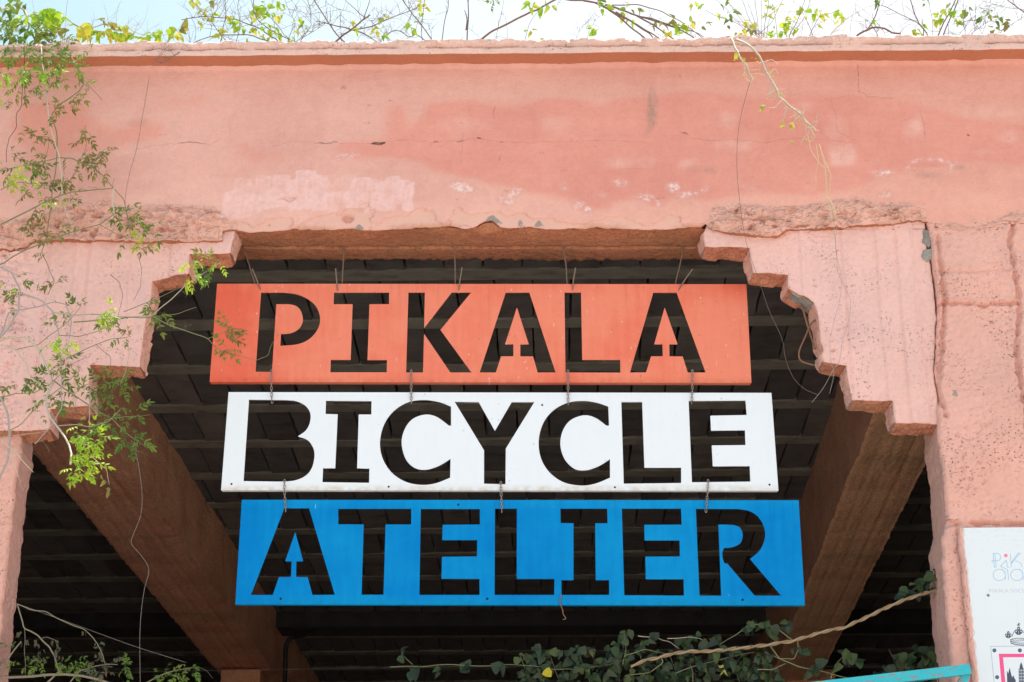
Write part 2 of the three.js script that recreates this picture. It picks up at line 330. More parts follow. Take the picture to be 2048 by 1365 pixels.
const rough1 = wallMask((g) => {                                     // where the old coat is darker salmon
  g.poly([[860, 215], [940, 205], [1020, 215], [1090, 200], [1170, 200], [1190, 225], [1230, 200], [1290, 195], [1360, 185], [1440, 190], [1500, 200], [1540, 195], [1700, 190], [1760, 200], [1830, 210], [1900, 235], [1960, 245], [2060, 250], [2400, 250], [2400, 330], [2040, 330], [1950, 320], [1900, 330], [1780, 340], [1720, 370], [1600, 385], [1500, 380], [1420, 400], [1340, 395], [1310, 420], [1290, 395], [1240, 400], [1190, 425], [1160, 415], [1130, 390], [1050, 380], [960, 360], [900, 350], [820, 320], [720, 310], [640, 300], [680, 290], [800, 285], [830, 260]]);
  g.poly([[780, 205], [805, 205], [806, 275], [770, 280]], 0.8); g.poly([[850, 208], [905, 205], [910, 218], [850, 220]], 0.9);
  g.poly([[250, 200], [420, 195], [430, 210], [290, 215]], 0.45); g.poly([[40, 200], [180, 205], [190, 260], [310, 235], [330, 270], [240, 300], [60, 330], [20, 260]], 0.55);
  g.poly([[470, 285], [560, 290], [600, 320], [520, 330], [470, 310]], 0.6);
}, 13);
const light1 = wallMask((g) => {                                     // old pale patches
  g.spot(1110, 250, 40, 26, 0.5); g.spot(1455, 240, 26, 22, 0.8); g.spot(1240, 325, 34, 18, 0.8); g.spot(1290, 325, 32, 17, 0.7); g.spot(1375, 328, 24, 14, 0.75, -0.4); g.spot(1470, 290, 55, 16, 0.7);
  g.poly([[1655, 290], [1708, 290], [1712, 310], [1705, 332], [1660, 332]], 0.9); g.poly([[1810, 255], [1840, 230], [1852, 275], [1815, 278]], 0.7); g.spot(1670, 255, 22, 40, 0.6); g.spot(1610, 210, 24, 14, 0.6); g.spot(2020, 275, 30, 20, 0.7); g.spot(1980, 225, 80, 18, 0.5);
  g.spot(200, 285, 22, 10, 0.5); g.spot(250, 300, 60, 16, 0.5); g.spot(930, 250, 60, 26, 0.5); g.spot(700, 240, 70, 40, 0.4); g.spot(1960, 305, 50, 6, 0.6);
}, 5);
const white1 = wallMask((g) => {                                     // lime salts
  for (const [x, y, a, b, v, t] of [[925, 375, 42, 16, 0.8, 0.35], [1012, 400, 22, 14, 1, 0.2], [1030, 383, 22, 14, 0.8, -0.4], [690, 312, 40, 12, 0.7, -0.3], [740, 325, 16, 9, 0.5, 0.7], [1157, 408, 14, 16, 1, 0.7], [1175, 418, 16, 10, 0.8, 0.6], [1240, 366, 20, 14, 0.7, 0], [1290, 395, 30, 11, 0.9, 0.15], [1345, 375, 16, 18, 1, 0.7], [1375, 390, 30, 10, 0.95, -0.2], [1410, 380, 20, 10, 0.6, -0.6], [1205, 390, 10, 14, 0.6, 0], [1318, 408, 9, 9, 0.8, 0], [1127, 372, 16, 14, 0.5, 0], [1766, 346, 30, 11, 0.95, -0.15], [1756, 324, 9, 8, 0.7, 0], [1772, 390, 22, 14, 0.7, -0.3], [1500, 375, 24, 8, 0.5, 0.3], [1668, 355, 14, 9, 0.4, 0], [600, 345, 22, 6, 0.4, -0.6], [1604, 346, 14, 8, 0.4, 0]]) g.spot(x, y, a, b, v, t);
  g.line([[1815, 340], [1822, 325], [1845, 318], [1870, 318], [1895, 322], [1906, 332], [1896, 345], [1870, 355]], 7, 0.6); g.line([[1905, 330], [1925, 325]], 6, 0.6); g.line([[1812, 345], [1820, 368], [1838, 376], [1870, 366]], 5, 0.35); g.line([[1450, 378], [1478, 362]], 5, 0.4);
}, 3);
const paint = wallMask((g) => {                                      // a patch brushed over in pale paint, strokes ending at their own heights
  const r = rng(5); const tops = [[448, 392, 6], [462, 378, 22], [486, 352, 26], [508, 372, 16], [525, 346, 22], [556, 346, 34], [585, 356, 22], [612, 336, 28], [640, 345, 22], [662, 358, 20], [690, 348, 30], [722, 352, 26], [752, 354, 16], [782, 350, 26], [806, 355, 20], [822, 362, 12]];
  for (const [x, y, w] of tops) { const lean = (r() - 0.5) * 30; const h = w * 0.75, t = (r() - 0.4) * 14; g.poly([[x - h, y + 8 + t], [x - h * 0.2, y + 4 * r()], [x + h, y - t * 0.6 + 3], [x + h - lean * 0.8, 424 - 12 * r()], [x - h - lean, 420 + 10 * r() + (x < 500 ? 12 : 0)]], 0.55 + 0.45 * r()); }
  g.poly([[470, 440], [500, 434], [530, 420], [600, 408], [660, 392], [700, 400], [810, 410], [822, 380], [470, 390]], 0.85);
}, 1);
const smudge = wallMask((g) => { g.spot(1304, 225, 13, 46, 0.95, 0.05); g.spot(1300, 190, 5, 30, 0.6, 0.15); g.spot(1312, 195, 4, 26, 0.6, -0.2); g.spot(1300, 255, 8, 22, 0.5, 0.3); g.spot(1400, 338, 34, 12, 0.25); g.spot(1422, 342, 14, 9, 0.45); g.spot(275, 245, 28, 14, 0.3); g.spot(70, 190, 14, 6, 0.5); g.spot(1855, 350, 34, 9, 0.5); g.spot(1850, 330, 40, 6, 0.35); g.spot(1920, 335, 16, 8, 0.5); g.spot(0, 212, 26, 14, 0.4); }, 1);
const dark1 = wallMask((g) => {                                      // cracks and holes
  for (const c of [[[268, 300], [330, 288], [355, 287], [385, 285], [400, 287], [420, 290], [430, 284], [442, 276]]]) g.crack(c, 1, 0.4);
  g.crack([[355, 287], [385, 285], [410, 288]], 1.6, 0.85); g.crack([[540, 296], [575, 284], [620, 284], [640, 286]], 1, 0.4); g.crack([[636, 286], [662, 286], [674, 284]], 1.6, 0.9); g.crack([[680, 288], [740, 287], [812, 280], [870, 285], [955, 277], [1002, 284], [1060, 285], [1110, 284], [1225, 281], [1290, 285]], 1, 0.38); g.crack([[746, 288], [756, 287], [768, 286]], 6, 1.2); g.crack([[868, 284], [876, 283]], 2, 0.9); g.crack([[914, 283], [928, 282]], 2, 0.9); g.crack([[955, 276], [960, 277]], 3, 0.9); g.crack([[1000, 284], [1006, 285]], 2, 0.8);
  g.crack([[1358, 263], [1376, 268]], 1, 0.4); g.crack([[1368, 265], [1375, 268]], 2.4, 1); g.crack([[1380, 276], [1420, 281], [1470, 278], [1534, 285], [1580, 276], [1650, 278], [1700, 285]], 1, 0.4); g.crack([[1716, 128], [1718, 155], [1717, 178]], 1.2, 0.6); g.crack([[1718, 182], [1719, 182]], 3, 1); g.crack([[1717, 182], [1735, 192], [1790, 197]], 1, 0.5); g.crack([[1840, 222], [1848, 246], [1850, 276]], 1, 0.4); g.crack([[1936, 270], [1938, 271]], 4, 1); g.crack([[990, 212], [986, 228], [989, 238]], 1, 0.6); g.crack([[1000, 312], [998, 322]], 1.4, 0.6); g.crack([[926, 262], [925, 282], [922, 330]], 1, 0.35); g.crack([[456, 240], [460, 262], [458, 268]], 1, 0.25); g.crack([[865, 160], [866, 175]], 0.8, 0.15);
  g.crack([[1165, 230], [1146, 245]], 1, 0.2); g.crack([[1580, 192], [1620, 180], [1660, 200], [1700, 190]], 1, 0.3); g.crack([[1660, 195], [1672, 230], [1675, 262], [1710, 280]], 1, 0.3); g.crack([[285, 330], [250, 312], [300, 290]], 1, 0.2); g.crack([[1230, 338], [1300, 337]], 1, 0.3); g.crack([[1690, 300], [1680, 320]], 1, 0.35);
}, 0);
const grey1 = wallMask((g) => { g.poly([[966, 444], [975, 432], [985, 428], [1000, 440], [1010, 448]]); g.poly([[1034, 456], [1036, 440], [1042, 436], [1047, 448], [1054, 453]]); g.poly([[1066, 452], [1072, 444], [1079, 437], [1085, 446], [1092, 452]]); g.poly([[706, 458], [716, 446], [725, 450], [728, 458]]); g.poly([[1366, 452], [1378, 446], [1392, 454]], 0.6); }, 1);
let wallBump;
const wallMap = (() => {
  const b = new Float32Array(NW * NH);
  const t = dataTex(NW, NH, (i, j, c) => {
    const x = X0 + (i + 0.5) / NW * TWX, y = TY0 + (j + 0.5) / NH * TWY, k = (NH - 1 - j) * NW + i;
    const n1 = fbm(x * 2.2, y * 3, 5, 101), n2 = fbm(x * 14, y * 14, 4, 102), n3 = noise(x * 120, y * 120, 103), n4 = fbm(x * 40, y * 40, 3, 104), streak = fbm(x * 3, y * 40, 3, 105);
    // base coats: fresh orange pink above, paler towards the bottom of the beam
    const low = sstep(W(1000, 330).y, W(1000, 440).y, y - 0.03 * n1 * 3);
    let r = lerp(0.665, 0.715, low), g = lerp(0.345, 0.385, low), bl = lerp(0.262, 0.295, low);
    const rightward = sstep(-1.2, 2.2, x); g *= lerp(1.04, 0.93, rightward); bl *= lerp(1.07, 0.90, rightward);
    let m = sstep(0.1, 0.75, rough1[k] + 0.42 * n2 + 0.42 * n1 + 0.12 * streak);
    r = lerp(r, 0.655, m * 0.9); g = lerp(g, 0.268, m * 0.9); bl = lerp(bl, 0.198, m * 0.9);
    m = clamp(light1[k] + 0.5 * light1[k] * n2 * 2, 0, 1) * 0.8; r = lerp(r, 0.71, m); g = lerp(g, 0.40, m); bl = lerp(bl, 0.32, m);
    bl *= 0.985; g *= 0.985; g *= 0.97; const va = 1 + 0.16 * n1 + 0.10 * n2 + 0.07 * n4 + 0.05 * n3 + 0.03 * streak; r *= lerp(1, va, 0.55); g *= va; bl *= va;
    const p = peelOf(x, y); r = lerp(r, 0.69, p * 0.7); g = lerp(g, 0.395, p * 0.7); bl = lerp(bl, 0.31, p * 0.7);
    const e = 0.020 * fbm(x * 9, y * 9, 4, 6), band = Math.max(sstep(-0.004, 0.012, sdf(bandL, x, y) + e), sstep(-0.004, 0.012, sdf(bandR, x, y) + e));
    if (band > 0) {
      const v = 1 + 0.22 * fbm(x * 9, y * 15, 4, 118), wx = x + 0.05 * fbm(x * 5, y * 5, 3, 7), wy = y + 0.03 * fbm(x * 5, y * 7, 3, 17), cv = sstep(0.25, 0.65, noise(wx * 17, wy * 30, 18)) * sstep(-0.3, 0.3, noise(wx * 4, wy * 6, 28)); r = lerp(r, 0.70 * v, band); g = lerp(g, 0.375 * v, band); bl = lerp(bl, 0.29 * v, band);
      const crev = sstep(0.56, 0.36, ridged(wx * 12, wy * 19, 4, 38)); const dirtShade = clamp(0.34 * crev + sstep(0.1, 0.55, fbm(x * 22, y * 34, 4, 108)) * 0.30 + cv * 0.36, 0, 0.8) * band; r *= 1 - 0.4 * dirtShade; g *= 1 - 0.55 * dirtShade; bl *= 1 - 0.65 * dirtShade;  // shade of crevices and scoops put into the colour, with random soiling
    }
    m = sstep(0.2, 0.85, paint[k] * (0.8 + 0.35 * fbm(x * 60, y * 6, 2, 107) + 0.5 * n2)) * (0.62 + 0.5 * n4 + 0.3 * fbm(x * 5, y * 4, 3, 109)); m = clamp(m, 0, 0.95);
    r = lerp(r, 0.78, m); g = lerp(g, 0.50, m); bl = lerp(bl, 0.47, m);
    m = sstep(0.12, 0.95, white1[k] * (0.7 + 1.6 * n4 + 1.0 * n2 + 0.5 * n3)) * 0.72; r = lerp(r, 0.80, m); g = lerp(g, 0.66, m); bl = lerp(bl, 0.64, m);
    const halo = sstep(0.03, 0.3, white1[k]) * (1 - m) * 0.35; r = lerp(r, 0.62, halo); g = lerp(g, 0.30, halo); bl = lerp(bl, 0.25, halo);
    m = clamp(smudge[k] * (0.75 + 0.9 * n4 + 0.5 * fbm(x * 60, y * 9, 2, 106)), 0, 0.85); r = lerp(r, 0.30, m); g = lerp(g, 0.20, m); bl = lerp(bl, 0.155, m);
    m = sstep(0.4, 0.75, grey1[k] * (0.8 + 0.7 * n4 + 0.4 * n2)); r = lerp(r, 0.30, m); g = lerp(g, 0.235, m); bl = lerp(bl, 0.205, m);
    m = dark1[k]; r = lerp(r, 0.10, m); g = lerp(g, 0.055, m); bl = lerp(bl, 0.045, m);
    const fly = sstep(0.86, 0.95, noise(x * 30 + n4, y * 30, 120) * 0.5 + 0.5 + 0.12 * n3) * sstep(0, 0.4, noise(x * 2, y * 3, 121)) * 0.4; r *= 1 - 0.6 * fly; g *= 1 - 0.8 * fly; bl *= 1 - 0.85 * fly;
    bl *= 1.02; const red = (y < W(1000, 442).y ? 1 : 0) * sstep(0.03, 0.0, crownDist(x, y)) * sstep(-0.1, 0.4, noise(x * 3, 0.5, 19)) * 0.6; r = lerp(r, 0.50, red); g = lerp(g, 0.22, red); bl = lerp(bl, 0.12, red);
    b[j * NW + i] = 0.5 + 0.05 * n4 + 0.03 * n3 + 0.05 * n2 - 0.2 * dark1[k] + 0.05 * clamp(paint[k], 0, 1) - 0.10 * p + (band ? band * (0.34 * (ridged(x * 26, y * 40, 4, 110) - 0.6) + 0.30 * facet(x * 50, y * 90, 43)) : 0);
    c[0] = r; c[1] = g; c[2] = bl;
  }, true);
  wallBump = dataTex(NW, NH, (i, j, c) => { c[0] = c[1] = c[2] = b[j * NW + i]; });
  return t;
})();
M.wall = std([1, 1, 1], { map: wallMap, bumpMap: wallBump, bumpScale: 0.022, roughness: 0.94 });
{
  const g = relief(wallPoly, { z: 0, h: wallHeight, cell: 0.0050, round: 0.008, rough: 0.006, roughScale: 16, back: -0.10, uv: uvWall, rows: 3, sideRough: 0.006 });
  tag(mesh('front_wall', g.front, M.wall, building), 'flaking salmon plaster of the wall above the opening');
  mesh('plaster_edge', g.side, M.soffitShade, building);
}
// --- underside of the lintel, in two strips with a board joint between, ragged at the back
{
  const yS = W(1000, 455).y, yLine = (x) => { let y = yS; for (let i = 1; i < CR.length; i++) if (x >= CR[i - 1][0] && x <= CR[i][0]) y = lerp(CR[i - 1][1], CR[i][1], (x - CR[i - 1][0]) / (CR[i][0] - CR[i - 1][0])); return y; };
  const xa = -3.2, xb = 3.2, n = 620, prof = 34, pos = [], uv = [], idx = [];
  for (let i = 0; i <= n; i++) for (let k = 0; k <= prof; k++) {
    const x = lerp(xa, xb, i / n), t = k / prof, inCrown = x > CR[0][0] && x < CR[CR.length - 1][0];
    const zEnd = -0.385 + 0.028 * fbm(x * 2.6, 3, 4, 201) + 0.008 * noise(x * 26, 1, 202), z = lerp(-0.02, zEnd, t), yF = inCrown ? yLine(x) : yS;
    let y = lerp(yF, yS, sstep(0, -0.07, z)) + 0.0025 * fbm(x * 9, z * 20, 3, 203) + 0.004 * fbm(x * 1.7, z * 4, 2, 204);
    const jt = Math.abs(z + 0.222 + 0.004 * noise(x * 9, 7, 205)); y += 0.016 * sstep(0.011, 0.002, jt) * sstep(-0.5, 0.1, noise(x * 16, 4, 206)) + 0.004 * sstep(0.012, 0.0, jt);
    if (t > 0.9) y += 0.012 * (t - 0.9) * 10 * (0.6 + noise(x * 30, t * 5, 207));
    pos.push(x, y, z); uv.push(x / 2, z / 2);
    if (i < n && k < prof) { const a = i * (prof + 1) + k, b = a + prof + 1; idx.push(a, b, a + 1, b, b + 1, a + 1); }
  }
  for (let i = 0; i <= n; i++) { const o = (i * (prof + 1) + prof) * 3; pos.push(pos[o], W(0, 96).y, pos[o + 2] + 0.02); uv.push(pos[o] / 2, 0.6); }
  const base = (n + 1) * (prof + 1); for (let i = 0; i < n; i++) { const a = i * (prof + 1) + prof, b = a + prof + 1, c = base + i, d = c + 1; idx.push(a, b, c, b, d, c); }
  const g = new THREE.BufferGeometry(); g.setAttribute('position', new THREE.Float32BufferAttribute(pos, 3)); g.setAttribute('uv', new THREE.Float32BufferAttribute(uv, 2)); g.setIndex(idx); g.computeVertexNormals();
  tag(mesh('lintel', g, M.soffitShade, building), 'underside of the lintel with shade put into its brown colour and a joint along its middle');
}
// --- cornice
{
  const line = (a, b, z, r, amp) => { const out = [], R = rng(r); for (let x = -260; x <= 2310; x += 34) out.push([x + R() * 10, lerp(a, b, x / 2048) + amp * (R() - 0.5)]); return P2(out, z); };
  const zc = 0.12, top = line(89, 71, zc, 3, 7), bot = line(113.5, 97.5, zc, 4, 1.6);
  const crust = (x) => W(1024, 92, zc).y + (x / 5.2) * 0.052 + 0.006 * noise(x * 6, 2, 301);
  const g = relief([...bot, ...top.reverse()], {
    z: zc, cell: 0.005, round: 0.006, roughAt: (x, y) => (y > crust(x) - 0.02 ? 0.005 : 0.0012 + 0.006 * sstep(0.55, 0.8, noise(x * 5, 3, 306))), rough: 0.006, roughScale: 20, back: -0.16, rows: 8, sideRough: 0.0012, uv: (x, y) => [x / 2, y / 2],
    h: (x, y) => { const d = y - crust(x); return (d > 0 ? 0.009 + 0.020 * (ridged(x * 12, y * 26, 4, 302) - 0.5) + 0.009 * facet(x * 16, y * 40, 45) : 0.003 * fbm(x * 6, y * 6, 3, 303)) - 0.03 * sstep(0.008, 0.0, Math.abs(d + 0.006 * noise(x * 19, 4, 305))) * sstep(-0.5, 0.0, noise(x * 5, 9, 304)); },
  });
  mesh('cornice', g.front, M.cornice, building); tag(mesh('cornice_underside', g.side, M.corniceShade, building), 'underside of the cornice with shade put into its orange colour');
}
// --- stepped corbels
const boardLines = [85, 141, 166, 255, 330, 1610, 1692, 1764, 1802, 1838].map((x) => W(x, 600).x);
function corbelHeight(x, y) {
  let h = 0.004 * fbm(x * 2.5, y * 2, 3, 401) + 0.0016 * fbm(x * 30, y * 30, 3, 402);
  h += 0.003 * (ridged(x * 14, y * 5, 4, 407) - 0.6); boardLines.forEach((b, k) => { const dx = x - b - 0.006 * noise(y * 3, k, 403); h += (k % 2 ? 0.006 : -0.007) * sstep(0.012, 0, Math.abs(dx)) + (k % 3 ? 0.003 : -0.003) * sstep(-0.004, 0.004, dx) * sstep(0.12, 0, Math.abs(dx)); });
  const pit = noise(x * 30, y * 48, 404) * sstep(-0.1, 0.4, fbm(x * 3, y * 3, 2, 405)); h -= 0.012 * sstep(0.5, 0.75, pit);
  const L = W(30, 600).x + 0.05 * noise(y * 4, 3, 406); if (x < L + 0.1) { const m = sstep(L + 0.1, L, x); h += m * (0.7 * bandHeight(x, y) - 0.004); }
  return h;
}
{
  const L = P2([[-330, 470], [470, 455], [470, 470], [462, 508], [436, 508], [378, 507], [376, 548], [340, 554], [303, 562], [300, 600], [287, 660], [278, 733], [230, 731], [179, 729], [178, 770], [177, 811], [140, 814], [101, 818], [99, 858], [50, 861], [-330, 864]], -0.022);
  const R = P2([[1412, 456], [1406, 468], [1407, 496], [1450, 495], [1499, 495], [1502, 520], [1507, 545], [1545, 547], [1577, 549], [1576, 576], [1584, 580], [1598, 588], [1615, 595], [1628, 605], [1635, 621], [1638, 642], [1642, 684], [1648, 700], [1643, 711], [1648, 724], [1670, 727], [1693, 731], [1698, 765], [1706, 799], [1745, 801], [1785, 803], [1788, 825], [1791, 847], [1830, 846], [1880, 849], [1876, 800], [1868, 740], [1874, 640], [1866, 560], [1852, 470], [1850, 430], [1420, 430]], -0.022);
  for (const [poly, label] of [[L, 'pale stepped corbel behind the hanging jasmine'], [R, 'pale stepped corbel with a bite broken out of it']]) {
    const g = relief(poly, { z: -0.022, h: corbelHeight, cell: 0.0055, round: 0.006, rough: 0.0024, chip: 7, back: -0.145, uv: (x, y) => [x / 2 + 0.13, y / 2 + 0.31], rows: 7, split: true, sideRough: 0.005, sideH: (x, y, z) => 0.010 * facet((x + y) * 16, z * 26, 44), flare: 0.016 });
    const c = tag(mesh('corbel', g.front, M.palePlaster, building), label); mesh('corbel_underside', g.side, M.corbelShade, c); mesh('corbel_side', g.jamb, M.corbelSide, c);
  }
  // grey concrete laid bare where the bite is broken out, and in the crack beside it
  const chip = (list, z, d) => { const g = relief(P2(list, z), { z, h: (x, y) => 0.010 * (ridged(x * 40, y * 40, 3, 421) - 0.4), cell: 0.004, round: 0.008, rough: 0.006, roughScale: 40, back: z - d, uv: (x, y) => [x, y], rows: 3 }); return mergeGeometries([g.front, g.side]); };
  mesh('bare_concrete', chip([[1577, 572], [1592, 582], [1612, 592], [1629, 604], [1632, 610], [1622, 608], [1604, 598], [1586, 588]], -0.036, 0.1), M.grey, building);
  mesh('bare_concrete', chip([[1848, 456], [1866, 462], [1866, 484], [1858, 494], [1846, 482]], -0.016, 0.04), M.grey, building);
  mesh('bare_concrete', chip([[1846, 499], [1868, 496], [1870, 512], [1856, 524], [1844, 514]], -0.016, 0.04), M.grey, building);
  mesh('bare_concrete', chip([[1906, 778], [1916, 784], [1918, 794], [1906, 792]], 0.0, 0.02), M.grey, building);
}
// --- pillars
const hc = [P2([[1882, 608], [1930, 606], [1960, 610], [2036, 604]]), P2([[1890, 545], [1960, 541], [2040, 536]]), P2([[1888, 1052], [1920, 1046], [2060, 1050]]), P2([[2030, 440], [2018, 480], [2030, 540], [2040, 610], [2032, 700], [2046, 790], [2060, 900]]), P2([[1876, 470], [1884, 560], [1890, 600], [1884, 700], [1876, 780], [1892, 830]])];
function pillarHeight(x, y) {
  let h = 0.006 * fbm(x * 2, y * 2, 3, 501) + 0.004 * fbm(x * 26, y * 34, 4, 502);
  const z = sstep(-0.15, 0.3, fbm(x * 3.1, y * 2.3, 3, 503)), pit = noise(x * 42 + 1.5 * noise(x * 9, y * 9, 504), y * 70, 505); h -= 0.007 * sstep(0.28, 0.7, pit) * (0.3 + 0.9 * z);
  hc.forEach((l, k) => { const d = lineDist(l, x, y) + 0.012 * noise(x * 22, y * 22, 510 + k); h -= (k === 1 ? 0.008 : 0.026) * sstep(0.014, 0.002, d); h += 0.014 * sstep(0.045, 0.012, d) * (ridged(x * 24, y * 24, 3, 511) - 0.4) * (k === 1 ? 0.4 : 1.3); });
  return h;
}
{
  const base = (l, r) => [[r, -0.02], [l, -0.02]];
  const Rp = P2([[2330, 425], [1856, 440], [1862, 470], [1872, 560], [1878, 620], [1871, 740], [1880, 800], [1876, 862], [1884, 920], [1892, 1000], [1896, 1040], [1886, 1074], [1886, 1120], [1892, 1200], [1899, 1290], [1907, 1365]], 0);
  const xb = Rp[Rp.length - 1][0]; Rp.push([xb + 0.02, 3.0], [xb + 0.02, -0.02], [3.3, -0.02]);
  const Lp = P2([[42, 850], [41, 900], [31, 960], [25, 1010], [16, 1100], [5, 1200], [-5, 1300], [-11, 1365]], -0.08), xl = Lp[Lp.length - 1][0];
  const Lq = [...Lp, [xl, 3.0], [xl, -0.02], [-3.3, -0.02], [-3.3, Lp[0][1]]];
  for (const [poly, z, back, label] of [[Rp, 0.0, -0.30, 'rough pitted pillar that carries the printed board'], [Lq, -0.08, -0.30, 'pillar at the edge of the picture below the jasmine']]) {
    const top = poly.filter((p) => p[1] > 3);                        // the fine relief only where it can be seen; plain below
    const lowY = 3.1, upper = poly.map(([x, y]) => [x, Math.max(y, lowY)]).filter((p, i, a) => !i || p[0] !== a[i - 1][0] || p[1] !== a[i - 1][1]);
    const g = relief(upper, { z, h: pillarHeight, cell: 0.0072, round: 0.02, rough: 0.009, roughScale: 10, back, uv: (x, y) => [x / 2 + 0.4, y / 2 + 0.7], rows: 6, sideRough: 0.003 });
    const p = tag(mesh('pillar', g.front, M.pillar, building), label); mesh('pillar_side', g.side, M.pillar, p);
    const xs = upper.filter((q) => q[1] < lowY + 0.4).map((q) => q[0]), lo = Math.min(...xs), hi = Math.max(...xs), b = box(hi - lo, lowY, z - back - 0.01); b.translate((lo + hi) / 2, lowY / 2, (z + back) / 2 - 0.005);
    mesh('pillar_shaft', b, M.pillar, p);
  }
}
// --- behind: beams, ceiling of ribs and hollow blocks
const CEIL = 5.79, TURN = 1.2 * Math.PI / 180;
function beam(name, xl, xr, yb, mat, sideMat, label, zj, z0 = -0.13, z1 = -13) {
  const nz = 240, prof = [], pos = [], uv = [], idx = [], idx2 = [], st = 28;
  for (let k = 0; k <= st; k++) prof.push([0, lerp(CEIL + 0.02, yb, k / st)]);
  for (let k = 0; k <= st; k++) prof.push([k / st, yb]);
  for (let k = 0; k <= st; k++) prof.push([1, lerp(yb, CEIL + 0.02, k / st)]);
  const np = prof.length; let len = 0;
  for (let i = 0; i <= nz; i++) for (let k = 0; k < np; k++) {
    const t = Math.pow(i / nz, 1.25), z = lerp(z0, z1, t), s = (EYE_Z - z) * 0.0426, e = 0.012 * fbm(z * 6, prof[k][0] * 3 + prof[k][1] * 5, 3, 601) + 0.012 * fbm(z * 1.4, k < st * 1.5 ? 1 : 9, 3, 602);
    const edge = (prof[k][1] === yb && (prof[k][0] === 0 || prof[k][0] === 1)) ? 0.014 * noise(z * 16, prof[k][0] * 9, 603) + 0.008 * noise(z * 50, prof[k][0] * 9, 604) : 0;
    const bp = prof[k][0] * 4.2 + 0.03 * noise(z * 3, 2, 605), board = 0.009 * sstep(0.10, 0.02, Math.abs(bp - Math.round(bp))) + 0.005 * noise(Math.floor(bp + 0.5) * 3.7, 1.3 + Math.floor(z / 2.3), 606) + 0.014 * sstep(0.05, 0.01, Math.abs(z - zj));
    pos.push(lerp(xl, xr, prof[k][0]) + s + (prof[k][0] === 0 ? -e : prof[k][0] === 1 ? e : 0), prof[k][1] + (prof[k][1] === yb ? e * 0.5 + edge + board : 0), z);
    uv.push(z / 2, (prof[k][0] * (xr - xl) + Math.abs(prof[k][1] - yb) * (prof[k][0] > 0.5 ? 1 : -1)) / 2);
    if (i < nz && k < np - 1 && k !== st && k !== 2 * st + 1) { const a = i * np + k, b = a + np; (k > st && k <= 2 * st ? idx : idx2).push(a, b, a + 1, b, b + 1, a + 1); }
  }
  const make = (ix) => { const g = new THREE.BufferGeometry(); g.setAttribute('position', new THREE.Float32BufferAttribute(pos, 3)); g.setAttribute('uv', new THREE.Float32BufferAttribute(uv, 2)); g.setIndex(ix); g.computeVertexNormals(); return g; };
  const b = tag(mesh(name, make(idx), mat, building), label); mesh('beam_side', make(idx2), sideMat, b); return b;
}
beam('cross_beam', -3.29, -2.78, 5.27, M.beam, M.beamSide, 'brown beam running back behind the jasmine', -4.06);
beam('cross_beam', 1.567, 1.98, 5.15, M.beam2, M.beam2Side, 'brown beam running back beside the pillar with the board', -3.56);
